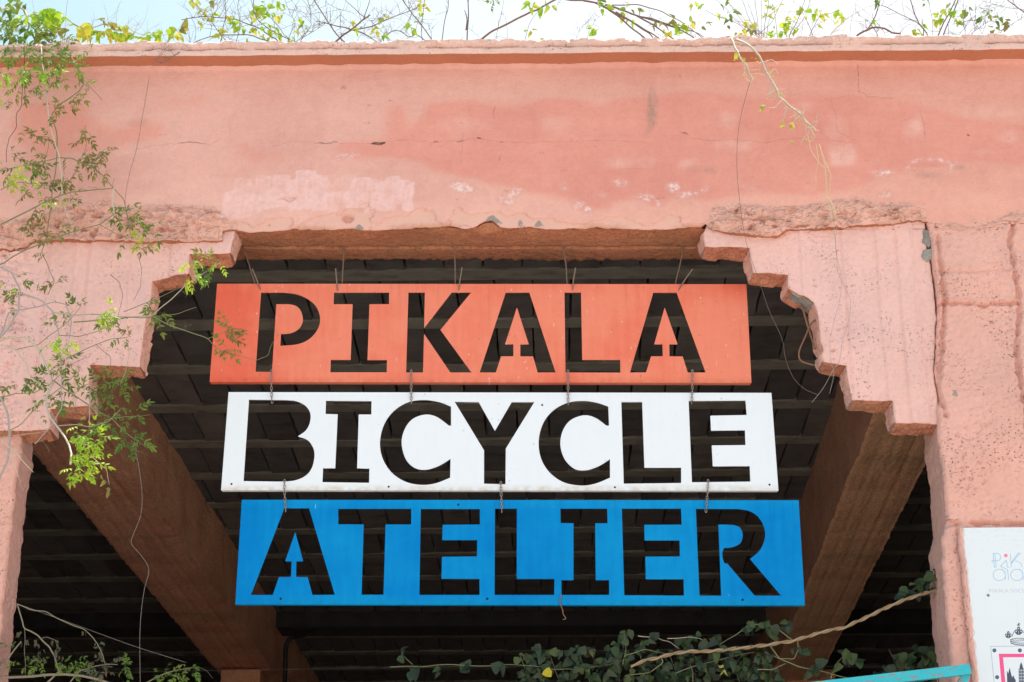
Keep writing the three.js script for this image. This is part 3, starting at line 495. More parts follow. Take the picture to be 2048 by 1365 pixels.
{
  const ceiling = new THREE.Group(); ceiling.name = 'ceiling'; ceiling.rotation.y = -TURN; building.add(ceiling);
  const R = rng(77), rows = [], z0 = -0.974, pitch = 0.661, bw = 0.208;
  const geos = []; for (let v = 0; v < 8; v++) {
    const b = new THREE.BoxGeometry(bw - 0.012, 0.12, pitch - 0.135, 3, 1, 6), p = b.attributes.position, u = b.attributes.uv, n = b.attributes.normal;
    for (let i = 0; i < p.count; i++) {
      const x = p.getX(i), y = p.getY(i), z = p.getZ(i);
      u.setXY(i, (Math.abs(n.getX(i)) > 0.5 ? y : x) + v * 0.37, (Math.abs(n.getZ(i)) > 0.5 ? y : z) + v * 0.61);
      p.setXYZ(i, x + 0.005 * noise(z * 9 + v * 7, x * 5, 701), y + (y < 0 ? 0.006 * noise(x * 12 + v * 5, z * 9, 702) : 0), z + 0.006 * noise(x * 11, v * 3 + z, 703));
    }
    b.computeVertexNormals(); geos.push(b);
  }
  const spots = [];
  for (let k = -1; k < 17; k++) {
    const zr = z0 - k * pitch + 1.97 * Math.tan(TURN) * 0;
    const rib = box(13, 0.14, 0.12, 1, R(), R()), p = rib.attributes.position; rib.translate(0, CEIL + 0.066 + 0.004 * R(), zr + 0.04);
    mesh('rib', rib, M.rib, ceiling);
    const off = R() * bw;
    for (let x = -6.2 + off; x < 6.2; x += bw) spots.push([x, CEIL + 0.068 + 0.014 * (R() - 0.5), zr + 0.04 - pitch / 2, (R() - 0.5) * 0.05, Math.floor(R() * 8), Math.floor(R() * 4)]);
  }
  // the 300 that show largest stand singly
  const seenAt = (s) => { const q = new THREE.Vector3(s[0], s[1], s[2]).project(camera); return q; };
  camera.updateMatrixWorld(); camera.updateProjectionMatrix();
  const beamL = (z) => -2.78 + (EYE_Z - z) * 0.0426, beamR = (z) => 1.567 + (EYE_Z - z) * 0.0426;
  const score = (s) => { const q = seenAt(s); if (Math.abs(q.x) > 1.05 || q.y < -1.08) return 1000 + s[2] * -1; const hid = (s[0] > beamL(s[2]) && s[0] < beamR(s[2])) ? 0 : 60; return -s[2] + hid * (Math.abs(q.x) > 0.75 && q.y < 0.35 ? 0 : 10); };
  const order = spots.map((s) => [score(s), s]).sort((a, b) => a[0] - b[0]);
  const rest = [];
  order.forEach(([sc, s], i) => {
    if (i < 300) { const b = mesh('hollow_block', geos[s[4]], M.block[s[5]], ceiling); b.position.set(s[0], s[1], s[2]); b.rotation.set(0.6 * s[3] * 0.3, 0.3 * s[3], s[3] * 0.4); }
    else rest.push(geos[s[4]].clone().translate(s[0], s[1], s[2]));
  });
  tag(mesh('farther_blocks', mergeGeometries(rest), M.block[0], ceiling), 'farther hollow blocks of the ceiling', null, null, 'stuff');
  const slab = box(13.4, 0.12, 14.4); slab.translate(0, CEIL + 0.21, -7.55); mesh('roof_slab', slab, M.slab, building);
  const tb = box(11, 0.16, 0.34, 1); tb.rotateY(-TURN); tb.translate(0, CEIL - 0.05, -8.15); tag(mesh('transverse_beam', tb, M.slab, building), 'beam across the far end of the ceiling, its shade put into a dark colour');  // the poorly lit face is given a near-black colour instead
  for (const [x, w] of [[-2.36, 0.34], [2.6, 0.42]]) { const c = box(w, 5.25, 0.45, 1); c.translate(x, 2.62, -8.1); mesh('inner_column', c, M.beamSide, building); }
  const bw1 = box(13.6, 5.9, 0.2, 1); bw1.translate(0, 2.95, -14.6); mesh('rear_wall', bw1, M.inner, building);
  for (const s of [-1, 1]) { const w = box(0.2, 5.9, 14.4, 1); w.translate(s * 6.7, 2.95, -7.3); mesh('side_wall', w, M.inner, building); const f = box(3.4, 6.4, 0.3, 2); f.translate(s * 5.0, 3.2, -0.16); mesh('flank_wall', f, M.palePlaster, building); }
  const fl = box(13.4, 0.06, 14.4, 1); fl.translate(0, 0.03, -7.4); mesh('arcade_floor', fl, M.inner, building);
}

// ---------------------------------------------------------------- the three hanging signs
const ZS = -0.19;
const A = (x, y) => [380 + x / 3.25, 380 + y / 3.25], B = (x, y) => [940 + x / 3.25, 380 + y / 3.25], C = (x, y) => [400 + x / 2.8433, 760 + y / 2.8433], D = (x, y) => [980 + x / 2.8433, 760 + y / 2.8433];
// points with a third entry lie on a curve
function outline(f, list, z) {
  const pts = list.map(([x, y, c]) => { const p = W(...f(x, y), z); return [p.x, p.y, c]; }), out = [];
  for (let i = 0; i < pts.length; i++) {
    if (!pts[i][2]) { out.push(new THREE.Vector2(pts[i][0], pts[i][1])); continue; }
    const run = [pts[(i + pts.length - 1) % pts.length]]; let j = i;
    while (j < pts.length && pts[j][2]) run.push(pts[j++]);
    run.push(pts[j % pts.length]);
    const c = new THREE.SplineCurve(run.map((q) => new THREE.Vector2(q[0], q[1])));
    const n = run.length * 5; for (let k = 1; k < n; k++) out.push(c.getPoint(k / n));
    i = j - 1;
  }
  return out;
}
const LETTERS = {
  pikala: [
    [A, [[460, 668], [600, 667], [690, 678, 1], [765, 710, 1], [820, 760, 1], [845, 835, 1], [830, 905, 1], [778, 968, 1], [700, 1004, 1], [585, 1015], [590, 937], [650, 932, 1], [700, 908, 1], [728, 868, 1], [731, 825, 1], [715, 780, 1], [685, 754, 1], [640, 744], [560, 744], [532, 1185], [424, 1183]]],
    [A, [[935, 668], [1294, 667], [1293, 744], [1166, 744], [1153, 1106], [1280, 1106], [1278, 1187], [911, 1187], [914, 1105], [1043, 1105], [1056, 744], [932, 744]]],
    [A, [[1419, 667], [1526, 667], [1522, 898], [1700, 667], [1828, 667], [1628, 911], [1830, 1188], [1692, 1188], [1521, 937], [1514, 1188], [1404, 1188]]],
    [B, [[232, 668], [386, 667], [557, 1188], [440, 1188], [410, 1084], [327, 1083], [327, 1005], [382, 1004], [305, 765], [228, 1004], [282, 1004], [282, 1083], [202, 1083], [168, 1188], [62, 1188]]],
    [B, [[614, 667], [722, 667], [730, 1105], [977, 1106], [978, 1189], [621, 1188]]],
    [B, [[1192, 668], [1344, 668], [1533, 1188], [1416, 1188], [1383, 1084], [1297, 1083], [1296, 1004], [1350, 1004], [1266, 765], [1198, 1004], [1252, 1004], [1254, 1083], [1177, 1083], [1145, 1188], [1040, 1188]]],
  ],
  bicycle: [
    [C, [[277, 113], [480, 115], [545, 121, 1], [598, 147, 1], [626, 190, 1], [624, 245, 1], [600, 290, 1], [556, 322], [610, 342, 1], [643, 388, 1], [650, 440, 1], [634, 505, 1], [595, 550, 1], [530, 575, 1], [440, 580], [246, 577]]],
    [C, [[715, 119], [975, 121], [974, 198], [902, 198], [893, 503], [963, 505], [961, 587], [695, 583], [699, 503], [768, 503], [782, 197], [713, 195]]],
    [C, [[1428, 262], [1428, 152], [1360, 126, 1], [1270, 114, 1], [1180, 128, 1], [1100, 178, 1], [1045, 255, 1], [1022, 355, 1], [1038, 450, 1], [1090, 530, 1], [1170, 582, 1], [1260, 599, 1], [1340, 590, 1], [1423, 558], [1425, 448], [1360, 488, 1], [1285, 511, 1], [1220, 500, 1], [1170, 450, 1], [1147, 362, 1], [1163, 285, 1], [1208, 225, 1], [1280, 199, 1], [1345, 212, 1], [1415, 262]]],
    [(x, y) => (x < 1700 && x > 700 ? C(x, y) : D(x, y)), [[1447, 125], [1585, 127], [1677, 290], [123, 127], [253, 127], [90, 392], [88, 595], [1615, 592], [1615, 402]]],
    [D, [[678, 262], [674, 152], [610, 130, 1], [530, 119, 1], [440, 130, 1], [358, 175, 1], [300, 250, 1], [276, 350, 1], [290, 450, 1], [340, 530, 1], [420, 585, 1], [520, 603, 1], [600, 592, 1], [684, 558], [683, 450], [620, 490, 1], [545, 514, 1], [480, 505, 1], [425, 450, 1], [401, 370, 1], [415, 290, 1], [460, 230, 1], [535, 203, 1], [600, 218, 1], [662, 262]]],
    [D, [[747, 126], [866, 126], [879, 500], [1088, 500], [1088, 588], [761, 592]]],
    [D, [[1130, 120], [1454, 118], [1461, 201], [1254, 205], [1258, 289], [1451, 287], [1454, 372], [1262, 374], [1268, 492], [1478, 491], [1482, 580], [1149, 584]]],
  ],
  atelier: [
    [C, [[478, 731], [619, 731], [766, 1224], [639, 1225], [611, 1124], [545, 1123], [546, 1034], [585, 1032], [541, 868], [484, 1032], [520, 1034], [517, 1123], [448, 1124], [413, 1225], [288, 1225]]],
    [C, [[785, 734], [1201, 734], [1201, 824], [1055, 824], [1043, 1224], [918, 1224], [930, 824], [785, 823]]],
    [C, [[1255, 735], [1591, 735], [1592, 824], [1380, 826], [1377, 912], [1576, 912], [1575, 1006], [1376, 1008], [1373, 1132], [1589, 1133], [1590, 1225], [1247, 1225]]],
    [D, [[28, 733], [153, 733], [152, 1133], [367, 1133], [365, 1225], [26, 1225]]],
    [D, [[401, 733], [667, 733], [669, 817], [599, 817], [602, 1140], [678, 1140], [678, 1225], [407, 1225], [406, 1140], [475, 1140], [475, 817], [402, 816]]],
    [D, [[750, 733], [1087, 733], [1091, 825], [878, 826], [880, 914], [1079, 914], [1081, 1006], [884, 1007], [887, 1135], [1102, 1135], [1104, 1229], [764, 1227]]],
    [D, [[1171, 734], [1410, 735], [1480, 748, 1], [1535, 790, 1], [1564, 855, 1], [1561, 915, 1], [1532, 975, 1], [1480, 1020], [1657, 1229], [1506, 1229], [1350, 1046], [1335, 1046], [1324, 1015, 1], [1323, 980, 1], [1332, 957], [1375, 953, 1], [1422, 932, 1], [1438, 890, 1], [1428, 850, 1], [1398, 830, 1], [1350, 825], [1300, 825], [1316, 1230], [1192, 1229]]],
  ],
};
function signTexture(seed, base, o) {
  const w = 1024, h = 200, r = rng(seed), cv = document.createElement('canvas'); cv.width = w; cv.height = h; const g = cv.getContext('2d');
  g.fillStyle = '#000'; g.fillRect(0, 0, w, h);
  for (let i = 0; i < o.drips; i++) { const x = r() * w, y = r() * h, l = 1 + r() * r() * 10; g.fillStyle = `rgba(255,0,0,${0.4 + 0.6 * r()})`; g.fillRect(x, y, 0.5 + r() * 0.7, l); if (r() < 0.4) { g.beginPath(); g.arc(x, y, 0.5 + r() * 0.9, 0, 7); g.fill(); } }
  for (let i = 0; i < o.specks; i++) { g.fillStyle = `rgba(0,255,0,${0.3 + 0.6 * r()})`; g.beginPath(); g.arc(r() * w, r() * h, 0.4 + r() * 0.9, 0, 7); g.fill(); }
  const px = g.getImageData(0, 0, w, h).data;
  return dataTex(w, h, (i, j, c) => {
    const u = i / w, v = j / h, k = ((h - 1 - j) * w + i) * 4, n = fbm(u * 7, v * 2.2, 4, seed), n2 = fbm(u * 60, v * 14, 3, seed + 1), st = fbm(u * 90, v * 2.5, 3, seed + 2);
    const f = clamp(0.5 + o.fade(u, v) + 0.9 * n + 0.25 * st, 0, 1), run = sstep(0.1, 0.5, fbm(u * 120, 3.3, 3, seed + 3)) * sstep(0.55, 1, v + 0.3 * fbm(u * 40, 1, 2, seed + 4)) * 0.10, q2 = o.calm ?? 1, e = (1 + q2 * (0.06 * n2 + 0.06 * st + 0.05 * fbm(u * 300, v * 60, 2, seed + 6))) * (1 - q2 * run);
    for (let q = 0; q < 3; q++) { let x = lerp(base[q], o.faded[q], f) * e; x = lerp(x, 0.7, px[k] / 255 * 0.8); x = lerp(x, 0.06, px[k + 1] / 255 * 0.75); c[q] = x; }
    const d = o.grime * sstep(0.07, 0.0, v) * (0.5 + n2); for (let q = 0; q < 3; q++) c[q] *= 1 - d * (0.5 + 0.3 * q);
  }, true);
}
function sign(letters, corners, z, tex, label, lip, holes) {
  const pts = P2(corners, z), cx = (pts[0][0] + pts[1][0] + pts[2][0] + pts[3][0]) / 4, cy = (pts[0][1] + pts[2][1]) / 2;
  const t = thing('hanging_sign', label, 'sign', null, new THREE.Vector3(cx, cy, z));
  const sh = new THREE.Shape(pts.map((p) => new THREE.Vector2(p[0] - cx, p[1] - cy)));
  for (const [f, list] of letters) sh.holes.push(new THREE.Path(outline(f, list, z).map((p) => p.set(p.x - cx, p.y - cy))));
  for (const [x, y] of holes) { const p = W(x, y, z), q = new THREE.Path(); q.absarc(p.x - cx, p.y - cy, 0.0055, 0, Math.PI * 2, true); sh.holes.push(q); }
  const g = new THREE.ExtrudeGeometry(sh, { depth: 0.004, bevelEnabled: true, bevelSize: 0.0008, bevelThickness: 0.0008, bevelSegments: 1, curveSegments: 10 });
  g.translate(0, 0, -0.004);
  const xa = Math.min(...pts.map((p) => p[0])) - cx, xb = Math.max(...pts.map((p) => p[0])) - cx, ya = pts[3][1] - cy, yb = pts[0][1] - cy;
  const p = g.attributes.position, u = g.attributes.uv; for (let i = 0; i < p.count; i++) u.setXY(i, (p.getX(i) - xa) / (xb - xa), clamp((p.getY(i) - ya) / (yb - ya), 0.002, 0.998));
  const m = new THREE.MeshPhysicalMaterial({ map: tex, roughness: 0.55, specularIntensity: 0.12 });
  mesh('face_plate', g, m, t);
  // folded rims behind the sheet, following the edges
  for (const [a, b, out, nm] of [[3, 2, 1, 'folded_rim'], [0, 1, -1, 'folded_rim'], [0, 3, 0, 'folded_rim'], [1, 2, 0, 'folded_rim']]) {
    const ax = pts[a][0] - cx, ay = pts[a][1] - cy, bx = pts[b][0] - cx, by = pts[b][1] - cy, len = Math.hypot(bx - ax, by - ay), an = Math.atan2(by - ay, bx - ax);
    const r = box(len - 0.004, 0.003, lip, 2); r.rotateZ(an); r.translate((ax + bx) / 2, (ay + by) / 2 + (out === 0 ? 0 : out * 0.0022), -0.0045 - lip / 2);
    if (out === 0) r.translate(a === 0 ? 0.0022 : -0.0022, 0, 0);
    const uu = r.attributes.uv; for (let i = 0; i < uu.count; i++) uu.setXY(i, clamp(0.5 + uu.getX(i), 0.02, 0.98), 0.03);
    mesh(nm, r, m, t);
  }
  return t;
}
sign(LETTERS.pikala, [[434, 568], [1493, 569], [1503, 766], [419, 764]], ZS, signTexture(900, [0.72, 0.135, 0.08], { faded: [0.76, 0.22, 0.14], drips: 95, specks: 110, calm: 0.75, grime: 0.35, fade: (u, v) => 0.35 - 0.9 * sstep(0.2, 0.0, u) - 0.8 * sstep(0.72, 1, v) * sstep(0.75, 1, u) }), 'orange sheet metal sign with stencil letters PIKALA, topmost of the three', 0.03, []);
sign(LETTERS.bicycle, [[457, 785], [1543, 786.5], [1557, 982], [442, 981]], ZS + 0.004, signTexture(910, [0.735, 0.75, 0.79], { faded: [0.75, 0.765, 0.80], drips: 0, specks: 34, grime: 0.45, calm: 0.25, fade: () => 0 }), 'white sheet metal sign with stencil letters BICYCLE, between orange and blue ones', 0.022, [[462.5, 968.5], [777, 974], [1084.5, 810.5], [1230, 975], [1539.5, 970]]);
sign(LETTERS.atelier, [[483.5, 1000.5], [1597.5, 1001.5], [1610, 1211.5], [470.5, 1209.5]], ZS + 0.008, signTexture(920, [0.0, 0.185, 0.50], { faded: [0.003, 0.245, 0.54], drips: 9, specks: 14, grime: 0.25, fade: (u, v) => -0.15 + 0.5 * sstep(0.88, 1, v) + 0.5 * sstep(0.1, 0, v) - 0.5 * sstep(0.06, 0, u) + 0.45 * sstep(0.18, 0, Math.abs(u - 0.74)) }), 'blue sheet metal sign with stencil letters ATELIER, lowest of the three', 0.02, [[561, 1198.5], [916.5, 1010], [974.5, 1198.5], [1485.5, 1200.5]]);

// chains between the signs
const steel = std([0.30, 0.235, 0.205], { metalness: 0.55, roughness: 0.5 }), rust = std([0.24, 0.115, 0.07], { roughness: 0.8, metalness: 0.2 }), wireMat = std([0.22, 0.15, 0.115], { roughness: 0.7, metalness: 0.3 });
{
  const link = new THREE.TorusGeometry(0.0060, 0.0019, 6, 14); link.scale(0.85, 1.55, 1);
  const ch = [[541.5, 742, 543.5, 802, 'below the letter P'], [822, 742, 822.5, 803, 'below the letter K'], [1136, 742, 1136.5, 806, 'below the letter L'], [1385.5, 742, 1384, 804, 'below the last letter A']], ch2 = [[568, 962, 570.5, 1019, 'below the letter B'], [1001.5, 966, 1003.5, 1021, 'below the letter Y'], [1417, 962, 1412.5, 1020, 'below the letter E']];
  for (const [set, what, z] of [[ch, 'short steel chain from orange sign to white sign, ', ZS + 0.012], [ch2, 'short steel chain from white sign to blue sign, ', ZS + 0.016]]) for (const [x0, y0, x1, y1, w] of set) {
    const a = W(x0, y0, z), b = W(x1, y1, z), n = Math.round(a.distanceTo(b) / 0.0148), gs = [];
    for (let i = 0; i <= n; i++) { const g = link.clone(); g.rotateY((i % 2 ? 1.45 : -0.1)); const p = a.clone().lerp(b, i / n); p.z += (i === 0 || i === n) ? -0.012 : 0.004 * Math.sin(Math.PI * i / n); g.translate(p.x, p.y, p.z); gs.push(g); }
    tag(mesh('chain', mergeGeometries(gs), steel), what + w, 'chain', 'chains joining the hanging signs');
  }
  // bent wires that carry the top sign
  const wires = [[[483, 490], [497, 528], [511, 570], [522, 586], [513, 560], [504, 538], 'letter P, beside the corbel'], [[687, 495], [686, 530], [683, 570], [677, 588], [673, 562], [671, 537], 'letter I'], [[909, 495], [910, 530], [911, 570], [916, 587], [920, 560], [924, 535], 'letter K'], [[1126, 495], [1132, 530], [1135, 570], [1143, 587], [1147, 560], [1151, 536], 'letter L'], [[1367, 493], [1360, 530], [1351, 570], [1352, 587], [1370, 560], [1386, 538], 'last letter A']];
  for (const [a, b, c, d, e, f, w] of wires) tag(mesh('hanging_wire', tube([W(...a, -0.222), W(...b, -0.22), W(...c, -0.213), W(...d, -0.2), W(...e, -0.172), W(...f, -0.15)], 0.0036, 0.0034, 6, 40), wireMat), 'bent rusty wire holding the orange sign at the ' + w, 'wire', 'wires that carry the orange sign');
  tag(mesh('steel_bar', tube(path([[1594, 580], [1606, 618], [1618, 660], [1631, 699]], -0.09), 0.0055, 0.005, 6, 16), rust), 'straight rusty bar sticking down from the broken corbel', 'steel bar');
  tag(mesh('steel_bar', tube(path([[1640, 638], [1626, 644], [1610, 676], [1598, 708], [1602, 722], [1628, 731]], -0.085), 0.0042, 0.004, 6, 28), rust), 'curved rusty bar hooked out of the broken corbel', 'steel bar');
  const lamp = new THREE.SphereGeometry(0.006, 10, 8); const lp = W(1456, 1125, ZS - 0.01);
  tag(mesh('cord_knot', tube(path([[1122, 1190], [1120, 1206], [1125, 1220], [1127, 1230], [1132, 1238], [1126, 1240]], ZS + 0.016), 0.0028, 0.0022, 5, 24), rust), 'knotted string end hanging from the lower edge of blue sign', 'string');
}
// conduit on the beam
tag(mesh('conduit', tube([W(566, 1420, -7.6), W(570, 1340, -7.6), W(573, 1290, -7.6), W(582, 1277, -7.6), W(606, 1272, -7.7), W(630, 1262, -7.8)], 0.02, 0.02, 8, 40), std([0.02, 0.018, 0.017], { roughness: 0.6 })), 'black conduit bending off the far end of the beam', 'conduit');

// ---------------------------------------------------------------- printed board on the pillar
{
  const zB = 0.016, E = (x, y) => { const p = W(1860 + x / 4.2, 1040 + y / 4.2, zB); return [p.x, p.y]; };
  const left = [[262, 72], [264, 110], [270, 200], [276, 280], [290, 350], [297, 430], [300, 520], [311, 600], [319, 680], [331, 760], [339, 850], [349, 950], [360, 1060], [376, 1190], [392, 1330], [405, 1440]];
  const pts = left.map(([x, y]) => E(x, y)), tr = E(1500, 62), br = [tr[0], E(405, 1440)[1]], x0 = pts[0][0] - 0.02, x1 = tr[0], y0 = br[1], y1 = tr[1] + 0.02;
  const t = thing('printed_board', 'white printed notice board with blue logo lettering and a crown emblem on the rough pillar', 'notice board', null, new THREE.Vector3((x0 + x1) / 2, y0, zB));
  const cw = 1536, chh = Math.round(cw * (y1 - y0) / (x1 - x0)), cv = document.createElement('canvas'); cv.width = cw; cv.height = chh; const g = cv.getContext('2d');
  const q = (x, y) => { const p = E(x, y); return [(p[0] - x0) / (x1 - x0) * cw, (1 - (p[1] - y0) / (y1 - y0)) * chh]; };
  const sc = (q(400, 700)[0] - q(300, 700)[0]) / 100;
  g.fillStyle = '#dbdee2'; g.fillRect(0, 0, cw, chh);
  const gr = rng(31); for (let i = 0; i < 260; i++) { const x = gr() * cw, y = gr() * gr() * chh * 0.25; g.fillStyle = `rgba(120,110,100,${0.02 + 0.05 * gr()})`; g.beginPath(); g.ellipse(x, y, 6 + 30 * gr(), 2 + 6 * gr(), 0, 0, 7); g.fill(); }
  for (let i = 0; i < 60; i++) { const x = gr() * cw, y = gr() * chh; g.fillStyle = `rgba(110,100,95,${0.015 + 0.03 * gr()})`; g.fillRect(x, y, 2 + 3 * gr(), 60 + 260 * gr()); }
  for (let i = 0; i < 140; i++) { g.fillStyle = `rgba(70,60,55,${0.1 + 0.25 * gr()})`; g.beginPath(); g.arc(gr() * cw, gr() * chh, 0.6 + 1.2 * gr(), 0, 7); g.fill(); }
  for (const s of left) { const [a, b] = q(s[0] + 8, s[1]); g.fillStyle = 'rgba(150,95,75,0.16)'; g.beginPath(); g.ellipse(a, b, 14 + 14 * gr(), 40 + 30 * gr(), 0, 0, 7); g.fill(); }
  g.lineCap = 'round'; g.lineJoin = 'round';
  const ln = (list, w, c) => { g.strokeStyle = c; g.lineWidth = w * sc; g.beginPath(); list.forEach((p, i) => (i ? g.lineTo(...q(...p)) : g.moveTo(...q(...p)))); g.stroke(); };
  const arc = (x, y, r, a, b, w, c, f) => { const L = []; for (let i = 0; i <= 28; i++) { const k = a + (b - a) * i / 28; L.push([x + r * Math.cos(k), y + (f ?? r) * Math.sin(k)]); } ln(L, w, c); };
  const fill = (list, c) => { g.fillStyle = c; g.beginPath(); list.forEach((p, i) => (i ? g.lineTo(...q(...p)) : g.moveTo(...q(...p)))); g.closePath(); g.fill(); };
  const dot = (x, y, r, c) => { const L = []; for (let i = 0; i < 24; i++) L.push([x + r * Math.cos(i / 24 * 6.283), y + r * Math.sin(i / 24 * 6.283)]); fill(L, c); };
  const bl = '#6fa9cf', ink = '#4d5264';
  ln([[455, 240], [830, 238], [838, 562], [490, 566], [455, 240]], 1.2, '#dcdde0');
  // line-drawn logo, first row
  ln([[530, 287], [541, 403]], 4, bl); ln([[545, 287], [556, 403]], 4, bl); ln([[541, 403], [556, 403]], 4, bl); ln([[530, 287], [560, 286]], 4, bl); arc(560, 318, 35, -1.57, 1.5, 4, bl, 32); ln([[562, 350], [536, 349]], 4, bl); arc(536, 357, 17, 3.5, 4.7, 4, bl, 14); ln([[519, 352], [526, 362]], 4, bl);
  dot(637, 305, 15, '#ee7a9b'); ln([[641, 345], [592, 395], [652, 425], [660, 508]], 4, bl); ln([[641, 345], [652, 402], [664, 404]], 4, bl);
  ln([[675, 293], [684, 402]], 4, bl); ln([[684, 364], [742, 285], [758, 285], [700, 352]], 4, bl); arc(712, 402, 60, -1.5, 0, 4, bl, 52); ln([[686, 372], [700, 350]], 4, bl);
  // second row
  arc(583, 468, 52, 0.2, 6.0, 4, bl, 48); ln([[583, 420], [610, 424], [630, 450], [635, 508]], 4, bl);
  arc(730, 468, 52, 0.2, 6.0, 4, bl, 48); ln([[730, 420], [757, 424], [778, 450], [784, 508]], 4, bl);
  const [tx, ty] = q(494, 615); g.save(); g.translate(tx, ty); g.fillStyle = '#b9bcc4'; g.font = `${42 * sc}px sans-serif`; const wd = g.measureText('PIKALA SOCI').width; g.scale((q(790, 615)[0] - tx) / wd, 1); g.fillText('PIKALA SOCI', 0, 0); g.restore();
  // crown
  const crown2 = (s) => {
    const leafy = (x, y, s) => { fill([[x - 30 * s, y + 18 * s], [x - 36 * s, y - 4 * s], [x - 22 * s, y - 18 * s], [x - 12 * s, y - 6 * s], [x - 14 * s, y - 30 * s], [x, y - 42 * s], [x + 14 * s, y - 30 * s], [x + 12 * s, y - 6 * s], [x + 22 * s, y - 18 * s], [x + 36 * s, y - 4 * s], [x + 30 * s, y + 18 * s], [x + 10 * s, y + 34 * s], [x - 10 * s, y + 34 * s]], ink); dot(x - 22 * s, y + 2 * s, 6 * s, '#dbdee2'); dot(x + 22 * s, y + 2 * s, 6 * s, '#dbdee2'); dot(x, y - 22 * s, 5 * s, '#dbdee2'); ln([[x, y - 4 * s], [x, y + 26 * s]], 3, '#dbdee2'); };
    leafy(658, 972, 0.8); leafy(745, 940, 0.95); leafy(832, 972, 0.8); ln([[690, 985], [700, 955], [722, 930]], 5, ink); ln([[800, 985], [790, 955], [768, 930]], 5, ink);
    fill([[735, 885], [742, 878], [742, 864], [748, 876], [762, 876], [750, 886], [754, 900], [743, 892], [732, 900], [737, 888], [722, 880]], ink);
    ln([[676, 1010], [720, 1000], [780, 1000], [830, 1008]], 5, ink); ln([[678, 1022], [700, 1036], [760, 1042], [830, 1038]], 6, ink); ln([[680, 1040], [720, 1054], [780, 1058], [830, 1052]], 8, ink); ln([[676, 1010], [682, 1044]], 5, ink);
    for (let i = 0; i < 7; i++) arc(694 + i * 20, 1018 + 3 * Math.sin(i), 8, 0, 6.3, 3, ink);
    
  };
  crown2();
  // framed picture below it
  ln([[510, 1068], [1000, 1064]], 2.5, '#6c6f7c'); ln([[510, 1068], [545, 1440]], 2.5, '#6c6f7c');
  for (const [x, y] of [[541, 1102], [755, 1102], [564, 1327]]) dot(x, y, 17, '#51607c');
  fill([[578, 1130], [1000, 1130], [1000, 1158], [614, 1160], [640, 1440], [606, 1440]], '#e8588c');
  fill([[650, 1440], [646, 1285], [652, 1275], [656, 1300], [664, 1268], [670, 1245], [677, 1280], [690, 1330], [700, 1310], [712, 1340], [720, 1350], [722, 1440]], ink);
  fill([[748, 1440], [745, 1260], [752, 1255], [756, 1225], [766, 1200], [776, 1225], [782, 1250], [790, 1262], [798, 1440]], ink);
  for (let i = 0; i < 5; i++) for (let k = 0; k < 3; k++) fill([[752 + k * 14, 1262 + i * 26], [759 + k * 14, 1262 + i * 26], [760 + k * 14, 1278 + i * 26], [753 + k * 14, 1278 + i * 26]], '#c9ccd6');
  const tex = new THREE.CanvasTexture(cv); tex.colorSpace = THREE.SRGBColorSpace; tex.needsUpdate = true;
  const cx = (x0 + x1) / 2, sh = new THREE.Shape([...pts, br, tr].map((p) => new THREE.Vector2(p[0] - cx, p[1] - y0)));
  const geo = new THREE.ExtrudeGeometry(sh, { depth: 0.006, bevelEnabled: false }), p = geo.attributes.position, u = geo.attributes.uv;
  for (let i = 0; i < p.count; i++) u.setXY(i, (p.getX(i) + cx - x0) / (x1 - x0), p.getY(i) / (y1 - y0));
  mesh('sheet', geo, new THREE.MeshPhysicalMaterial({ map: tex, roughness: 0.45, specularIntensity: 0.4 }), t);
  const scw = (x, y) => { const s = E(x, y), c = new THREE.SphereGeometry(0.006, 12, 8); c.scale(1, 1, 0.6); const m = mesh('screw', c, std([0.2, 0.2, 0.2], { metalness: 0.7, roughness: 0.4 }), t); m.position.set(s[0] - cx, s[1] - y0, 0.007); };
  scw(489, 640);
  // plaster smeared over the board's edge
  const rim = (list, r) => tube(list.map(([x, y], i) => { const s = E(x, y); return new THREE.Vector3(s[0] - cx - 0.006, s[1] - y0, 0.004); }), r, r, 7, 70);
  const rm = rim(left, 0.013); rm.setAttribute('uv', new THREE.Float32BufferAttribute(new Float32Array(rm.attributes.position.count * 2), 2));
  for (let i = 0; i < rm.attributes.position.count; i++) { const pp = rm.attributes.position, n = 0.006 * noise(pp.getY(i) * 30, pp.getX(i) * 60, 930); pp.setX(i, pp.getX(i) + n); rm.attributes.uv.setXY(i, pp.getY(i) / 2, pp.getX(i)); }
  rm.computeVertexNormals(); mesh('plaster_lip', rm, M.pillar, t);
}
